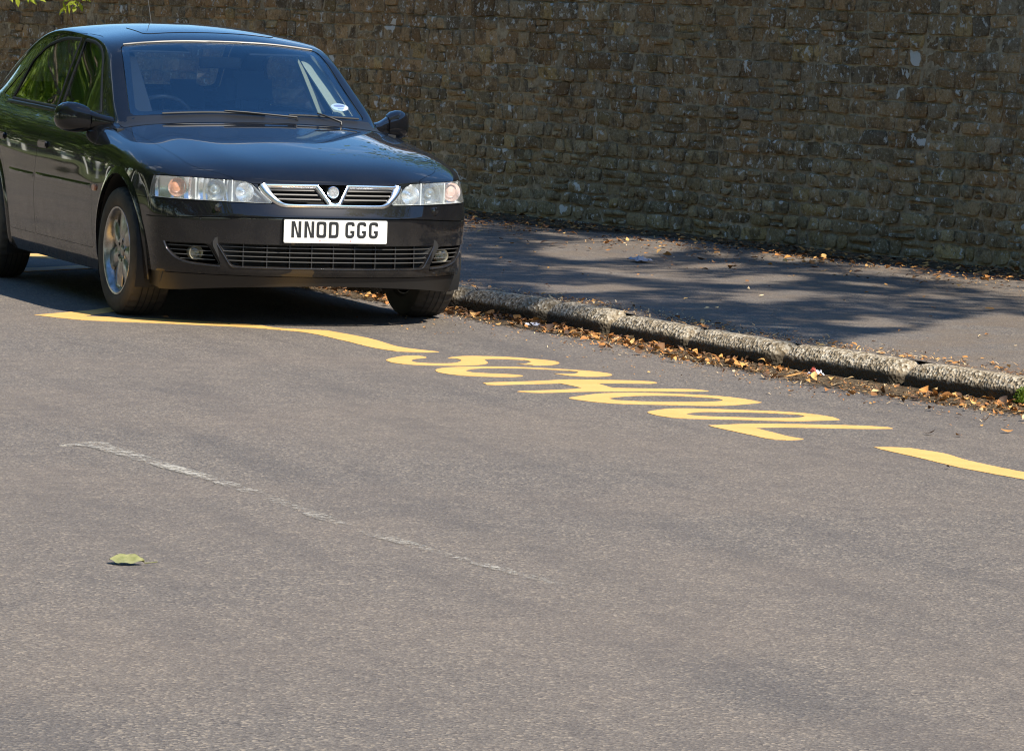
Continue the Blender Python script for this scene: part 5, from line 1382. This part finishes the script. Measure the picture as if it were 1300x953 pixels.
    for ch, x0, w_ in (('N', .037, .049), ('N', .102, .049), ('O', .163, .049), ('D', .225, .049), ('G', .308, .046), ('G', .367, .046), ('G', .427, .046)):
        Mc = MP @ Matrix.Translation((x0, .0255, 0)); mb = MB(); h0, h1 = .002, .0042
        if ch in 'OD':
            o, i = ring(w_, ch == 'D'); mb.add(*ringmesh(o, i, Mc, h0, h1))
        elif ch == 'N':
            mb.prism([(0, 0), (st, 0), (st, H), (0, H)], Mc, h0, h1); mb.prism([(w_-st, 0), (w_, 0), (w_, H), (w_-st, H)], Mc, h0, h1)
            mb.prism([(st*.6, H), (st*1.25, H), (w_-st*.6, 0), (w_-st*1.35, 0)], Mc, h0, h1-.0003)
        else:
            path = rpoly([(w_-st/2, H-.020), (w_-st/2, H-st/2), (st/2, H-st/2), (st/2, st/2), (w_-st/2, st/2), (w_-st/2, .034)], [0, .013, .013, .013, .013, 0], 5)
            v = []; f = []; N = len(path)
            for k, q in enumerate(path):
                a = Vector(path[max(k-1, 0)]); b = Vector(path[min(k+1, N-1)]); t = (b-a).normalized(); nn = Vector((-t.y, t.x))*st/2; q = Vector(q)
                for (e, h) in ((nn, h0), (nn, h1), (-nn, h1), (-nn, h0)): v.append(Mc @ Vector((q.x+e.x, q.y+e.y, h)))
            for k in range(N-1):
                for j in range(4): f.append((k*4+j, k*4+(j+1) % 4, (k+1)*4+(j+1) % 4, (k+1)*4+j))
            f.append((3, 2, 1, 0)); f.append(tuple((N-1)*4+j for j in range(4))); mb.add(v, f)
            mb.prism([(w_*.55, .024), (w_, .024), (w_, .036), (w_*.55, .036)], Mc, h0, h1-.0003)
        mb.build('character', M['char'], npl, 30)
    for y in (.182, .335): MB().lathe([(0, .0036), (.0042, .0036), (.0042, .002)], MP @ Matrix.Translation((y, .011, 0)), 12).build('plate_dot', M['pink'], npl, 30)
    MB().box((0, 0, 0), (.135, .0025, .0006), MP @ Matrix.Translation((.192, .0095, .0028))).build('plate_maker_line', M['grey'], npl, 30)
    # ---------------- wipers and scuttle
    for (x0, y0, x1, y1, px, py, ax_) in ((-.560, -.47, -.508, .06, -.47, .22, .6), (-.520, .19, -.578, .585, -.47, .46, .4)):
        wp = MB(); A = S.top(x0, y0)[0]+Vector((.006, 0, .012)); B = S.top(x1, y1)[0]+Vector((.006, 0, .012)); mid = A.lerp(B, ax_)
        arc = [S.top(x0+(x1-x0)*t, y0+(y1-y0)*t)[0]+Vector((.006, 0, .010)) for t in np.linspace(0, 1, 14)]
        wp.tube(arc, .0060, 6)
        pv = S.top(px, py)[0]+Vector((0, 0, .004))
        wp.tube([mid+Vector((.004, 0, .016)), mid.lerp(pv, .3)+Vector((.004, 0, .017)), pv+Vector((0, 0, .012)), pv], [.004, .005, .006, .009], 8)
        wp.build('wiper', M['black'], root, 50)
    v = []; f = []
    ysx = np.linspace(-.69, .69, 29)
    for y in ysx:
        t = (abs(y)/.69)**2; xa = -.398-.060*t; xb = -.530-.062*t
        for k in range(5):
            x = xa+(xb-xa)*k/4; p, n = S.top(x, y); v.append(p+n*.0015)
    for i in range(len(ysx)-1):
        for k in range(4): f.append((i*5+k, i*5+k+1, (i+1)*5+k+1, (i+1)*5+k))
    MB().add(v, f).build('scuttle_panel', M['black'], root, 60)
    # ---------------- door mirrors
    for s in (1, -1):
        secs = [(.700, -.690, .922, .070, .030), (.735, -.705, .925, .062, .033), (.765, -.730, .928, .055, .040), (.800, -.765, .932, .060, .052)]
        secs2 = [(.802, -.768, .934, .064, .060), (.825, -.790, .938, .074, .070), (.860, -.808, .942, .080, .0765), (.895, -.826, .944, .078, .0755), (.922, -.842, .944, .068, .067), (.942, -.855, .943, .048, .050), (.952, -.862, .943, .022, .026)]
        def loft(sc, flat):
            v = []; f = []; K = 28
            for (y, cx, cz, rx, rz_) in sc:
                for k in range(K):
                    a = 2*math.pi*k/K; ca, sa = math.cos(a), math.sin(a)
                    q = 2/2.5; x = rx*abs(ca)**q*(1 if ca > 0 else -1); z = rz_*abs(sa)**q*(1 if sa > 0 else -1)
                    if x < 0: x *= flat
                    v.append((cx+x, s*y, cz+z))
            for i in range(len(sc)-1):
                for k in range(K): f.append((i*K+k, i*K+(k+1) % K, (i+1)*K+(k+1) % K, (i+1)*K+k))
            f.append(tuple(range(K))); f.append(tuple((len(sc)-1)*K+k for k in range(K)))
            return MB().add(v, f)
        mr = loft(secs2, .40).build('door_mirror', M['paint'], root, 50)
        loft(secs, .7).build('mirror_arm', M['paint'], mr, 50)
        gv = []; 
        for k in range(28):
            a = 2*math.pi*k/28; gv.append((s*(.872+.062*math.cos(a)), .942+.055*math.sin(a)))
        Mg = Matrix(((0.22*s*0, 0, 1, -.846), (1, 0, 0, 0), (0, 1, 0, 0), (0, 0, 0, 1)))
        MB().prism(gv, Mg, -.004, .004).build('mirror_glass', M['mirror'], mr, 30)
    # ---------------- interior
    it = empty('interior', parent=root)
    L_ = mat('headliner', (.16, .16, .155), .9)
    # dashboard
    v = []; f = []
    ysx = np.linspace(-.66, .66, 23)
    pr = [(-.55, .80), (-.56, .925), (-.62, .952), (-.74, .958), (-.84, .945), (-.90, .915), (-.94, .84), (-.93, .66), (-.86, .45)]
    for y in ysx:
        bmp = .022*math.exp(-((y+.36)/.17)**2)
        for (x, z) in pr: v.append((x+.02*(y/.66)**2*(-1), y, z+(bmp if z > .9 and x < -.6 else 0)))
    m_ = len(pr)
    for i in range(len(ysx)-1):
        for k in range(m_-1): f.append((i*m_+k, i*m_+k+1, (i+1)*m_+k+1, (i+1)*m_+k))
    MB().add(v, f).build('dashboard', M['trimdark'], it, 60)
    Mst = Matrix.Translation((-1.02, -.36, .885)) @ Matrix.Rotation(R(-66), 4, 'Y')
    sw = MB(); sw.tube([Mst @ Vector((.185*math.cos(a), .185*math.sin(a), 0)) for a in np.linspace(0, 2*math.pi, 41)], .0145, 10, False)
    sw.lathe([(0, .03), (.05, .028), (.075, .01), (.08, -.03)], Mst, 24)
    for a in (0, math.pi, -math.pi/2): sw.tube([Mst @ Vector((.05*math.cos(a), .05*math.sin(a), 0)), Mst @ Vector((.18*math.cos(a), .18*math.sin(a), 0))], .014, 8)
    sw.tube([Mst @ Vector((0, 0, -.02)), Mst @ Vector((0, 0, -.25))], .03, 10)
    sw.build('steering_wheel', M['gloss_black'], it, 60)
    def rounded(lo, hi, bev, Mm, name, parent, mt=M['fabric']):
        mb = MB().box(lo, hi, Mm); return mb.build(name, mt, parent, 60, bevel=bev, seg=4)
    for y in (-.36, .36):
        B = Matrix.Translation((-1.62, y, .42)) @ Matrix.Rotation(R(-14), 4, 'Y')
        sb = rounded((-.07, -.25, -.05), (.07, .25, .56), .05, B, 'front_seat', it)
        rounded((-.05, -.13, .58), (.045, .13, .79), .045, B, 'headrest', sb)
        for dy in (-.05, .05): MB().tube([B @ Vector((0, dy, .5)), B @ Vector((0, dy, .65))], .006, 8).build('headrest_post', M['black'], sb, 60)
        rounded((-1.66, y-.25, .30), (-1.10, y+.25, .46), .05, None, 'seat_cushion', sb)
    B = Matrix.Translation((-2.42, 0, .42)) @ Matrix.Rotation(R(-20), 4, 'Y')
    rs = rounded((-.07, -.62, -.05), (.07, .62, .52), .05, B, 'rear_seat', it)
    for y in (-.40, .24): rounded((-.05, y-.115, .53), (.04, y+.115, .74), .04, B, 'headrest', rs)
    rounded((-2.45, -.62, .28), (-1.95, .62, .46), .05, None, 'seat_cushion', rs)
    rounded((-3.12, -.64, .915), (-2.60, .64, .930), .008, None, 'parcel_shelf', it, M['trimdark'])
    p = S.shell(-.030, -.034); o = link('headlining', p, L_)
    c = cutter([(-1.26, .53), (-2.44, .53), (-2.44, -.53), (-1.26, -.53)], MZ, 1.1, 1.6); boolean(o, c, 'INTERSECT'); kill(c); o.data.materials.clear(); o.data.materials.append(L_); o.parent = it
    o = link('pillar_trim', S.shell(-.021, -.026), M['trimlight'])
    keep = []
    for s in (1, -1):
        keep.append(([(s*a_, b_) for a_, b_ in ((.655, .60), (.61, .585), (.51, .505), (.545, .515))], None))
    kill(o)
    for s in (1, -1):
        tr = MB(); 
        def ribbon(pts, w, th=.012):
            v = []; f = []
            for (x, y, z, wx, wy) in pts:
                for dx, dz in ((0, 0), (1, 0), (1, -th), (0, -th)): v.append((x+wx*dx, s*(y+wy*dx), z+dz))
            for i in range(len(pts)-1):
                for j in range(4): f.append((i*4+j, i*4+(j+1) % 4, (i+1)*4+(j+1) % 4, (i+1)*4+j))
            tr.add(v, f)
        wk = 1.0 if s > 0 else .42
        ribbon([(x_, y_, z_, a_, b_*wk) for (x_, y_, z_, a_, b_) in [(-.665, .612, .950, -.02, -.088), (-.90, .570, 1.105, -.02, -.085), (-1.10, .530, 1.228, -.02, -.075), (-1.20, .510, 1.282, -.03, -.055)]], .05)
        tr.build('pillar_trim', M['trimlight'], it, 60)
        tr = MB(); tr.box((-1.66, s*.70-.012, .90), (-1.57, s*.70+.012, .96)); 
        v = [(-1.55, s*.715, .95), (-1.62, s*.715, .95), (-1.71, s*.565, 1.335), (-1.65, s*.565, 1.335), (-1.55, s*.69, .95), (-1.62, s*.69, .95), (-1.71, s*.545, 1.335), (-1.65, s*.545, 1.335)]
        tr.add(v, [(0, 1, 2, 3), (7, 6, 5, 4), (0, 4, 5, 1), (1, 5, 6, 2), (2, 6, 7, 3), (3, 7, 4, 0)])
        tr.build('pillar_trim', M['trimlight'], it, 60)
        tr = MB().box((-1.60, s*.745-.02, .40), (-.90, s*.745+.02, .935)); tr.box((-2.6, s*.745-.02, .40), (-1.60, s*.745+.02, .945)); tr.build('door_card', M['trimdark'], it, 40, bevel=.01)
        MB().box((-.09, -.17, -.005), (.09, .17, .005), Matrix.Translation((-1.24, s*.33, 1.300)) @ Matrix.Rotation(R(12), 4, 'Y')).build('sun_visor', M['trimdark'], it, 40, bevel=.004)
    MB().box((-.012, -.115, -.03), (.012, .115, .03), Matrix.Translation((-1.14, .0, 1.235)) @ Matrix.Rotation(R(10), 4, 'Y')).build('rear_view_mirror', M['gloss_black'], it, 40, bevel=.008)
    tp = [S.top(-1.183+.040*(1-(y/.53)**2), y)[0]+Vector((0, 0, .0005)) for y in np.linspace(-.515, .515, 25)]
    MB().tube(tp, .0045, 6).build('roof_edge_glint', mat('painted_glint', (.26, .24, .22), .4, .2), root, 60)  # grey tube standing in for the sun highlight along the roof's front edge
    # paper discs behind the glass
    for (x, y, r_) in ((-.690, .522, .040), ):
        p, n = S.top(x, y); Mf = frame(p-n*.011, (0, 1, 0), (-1, 0, .5), n); Mf = Mf @ Matrix.Scale(1, 4)
        td = MB().prism([(r_*1.15*math.cos(a), r_*math.sin(a)) for a in np.linspace(0, 2*math.pi, 33)[:-1]], Mf, -.0004, .0004).build('tax_disc', M['discw'], root, 30)
        MB().prism([(.030*math.cos(a), .014*math.sin(a)+.012) for a in np.linspace(0, 2*math.pi, 25)[:-1]], Mf, .0004, .0008).build('disc_print', M['discb'], td, 30)
        MB().box((-.016, -.024, .0004), (.020, -.015, .0008), Mf).build('disc_print', M['discb'], td, 30)
    # ---------------- sunroof, aerial, rear lamps, exhaust
    sr = rpoly([(-1.34, .36), (-1.72, .37), (-1.72, -.37), (-1.34, -.36)], .06, 5)
    o = link('sunroof', S.shell(.0025, .000), M['paint']); c = cutter(sr, MZ, 1.2, 1.6); boolean(o, c, 'INTERSECT'); kill(c); S.fix_normals(o.data)
    o.data.materials.clear(); o.data.materials.append(M['paint']); o.parent = root
    p, n = S.top(-2.50, 0)
    ae = MB(); ae.lathe([(.016, -.004), (.016, .006), (.009, .022), (.005, .032), (0, .032)], frame(p, (1, 0, 0), (0, 1, 0)), 16)
    ae.tube([p+Vector((0, 0, .02)), p+Vector((-.20, 0, .36))], [.0026, .0014], 6); ae.build('aerial', M['black'], root, 40)
    for s in (1, -1):
        rl_ = rpoly([(s*.46, .78), (s*.95, .76), (s*.95, .925), (s*.50, .93)], .02, 3)
        o = link('tail_light', S.shell(.0025, -.002), M['red']); c = cutter(rl_, MX, -3.9, -3.36); boolean(o, c, 'INTERSECT'); kill(c); S.fix_normals(o.data)
        o.data.materials.clear(); o.data.materials.append(M['red']); o.parent = root
    MB().tube([(-3.40, -.45, .24), (-3.64, -.45, .235)], .024, 16).build('exhaust', M['chrome'], root, 40)
    # rear number plate plinth
    MB().box((-3.645, -.26, .60), (-3.60, .26, .71)).build('rear_plate', mat('rear_plate_yellow', (.75, .55, .06), .4), root, 30, bevel=.003)
    # ---------------- wheels
    wh = build_wheel(M)
    for i, (x, y, s) in enumerate(((0, .742, -1), (0, .742, 1), (-2.655, .765, -1), (-2.655, .765, 1))):
        q = wh if i == 0 else copy_tree(wh)
        q.parent = root; q.location = (x, s*y, .315)
        q.rotation_euler = (0, .35*i+.1, (0 if s > 0 else math.pi)+(R(2.5) if x == 0 else 0))
        q.rotation_mode = 'XYZ'
        if x < -1: q.scale = (1, .90, 1)
car, CM, CS, on, OUT = build_car()
finish_car(car, CM, CS, on, OUT)
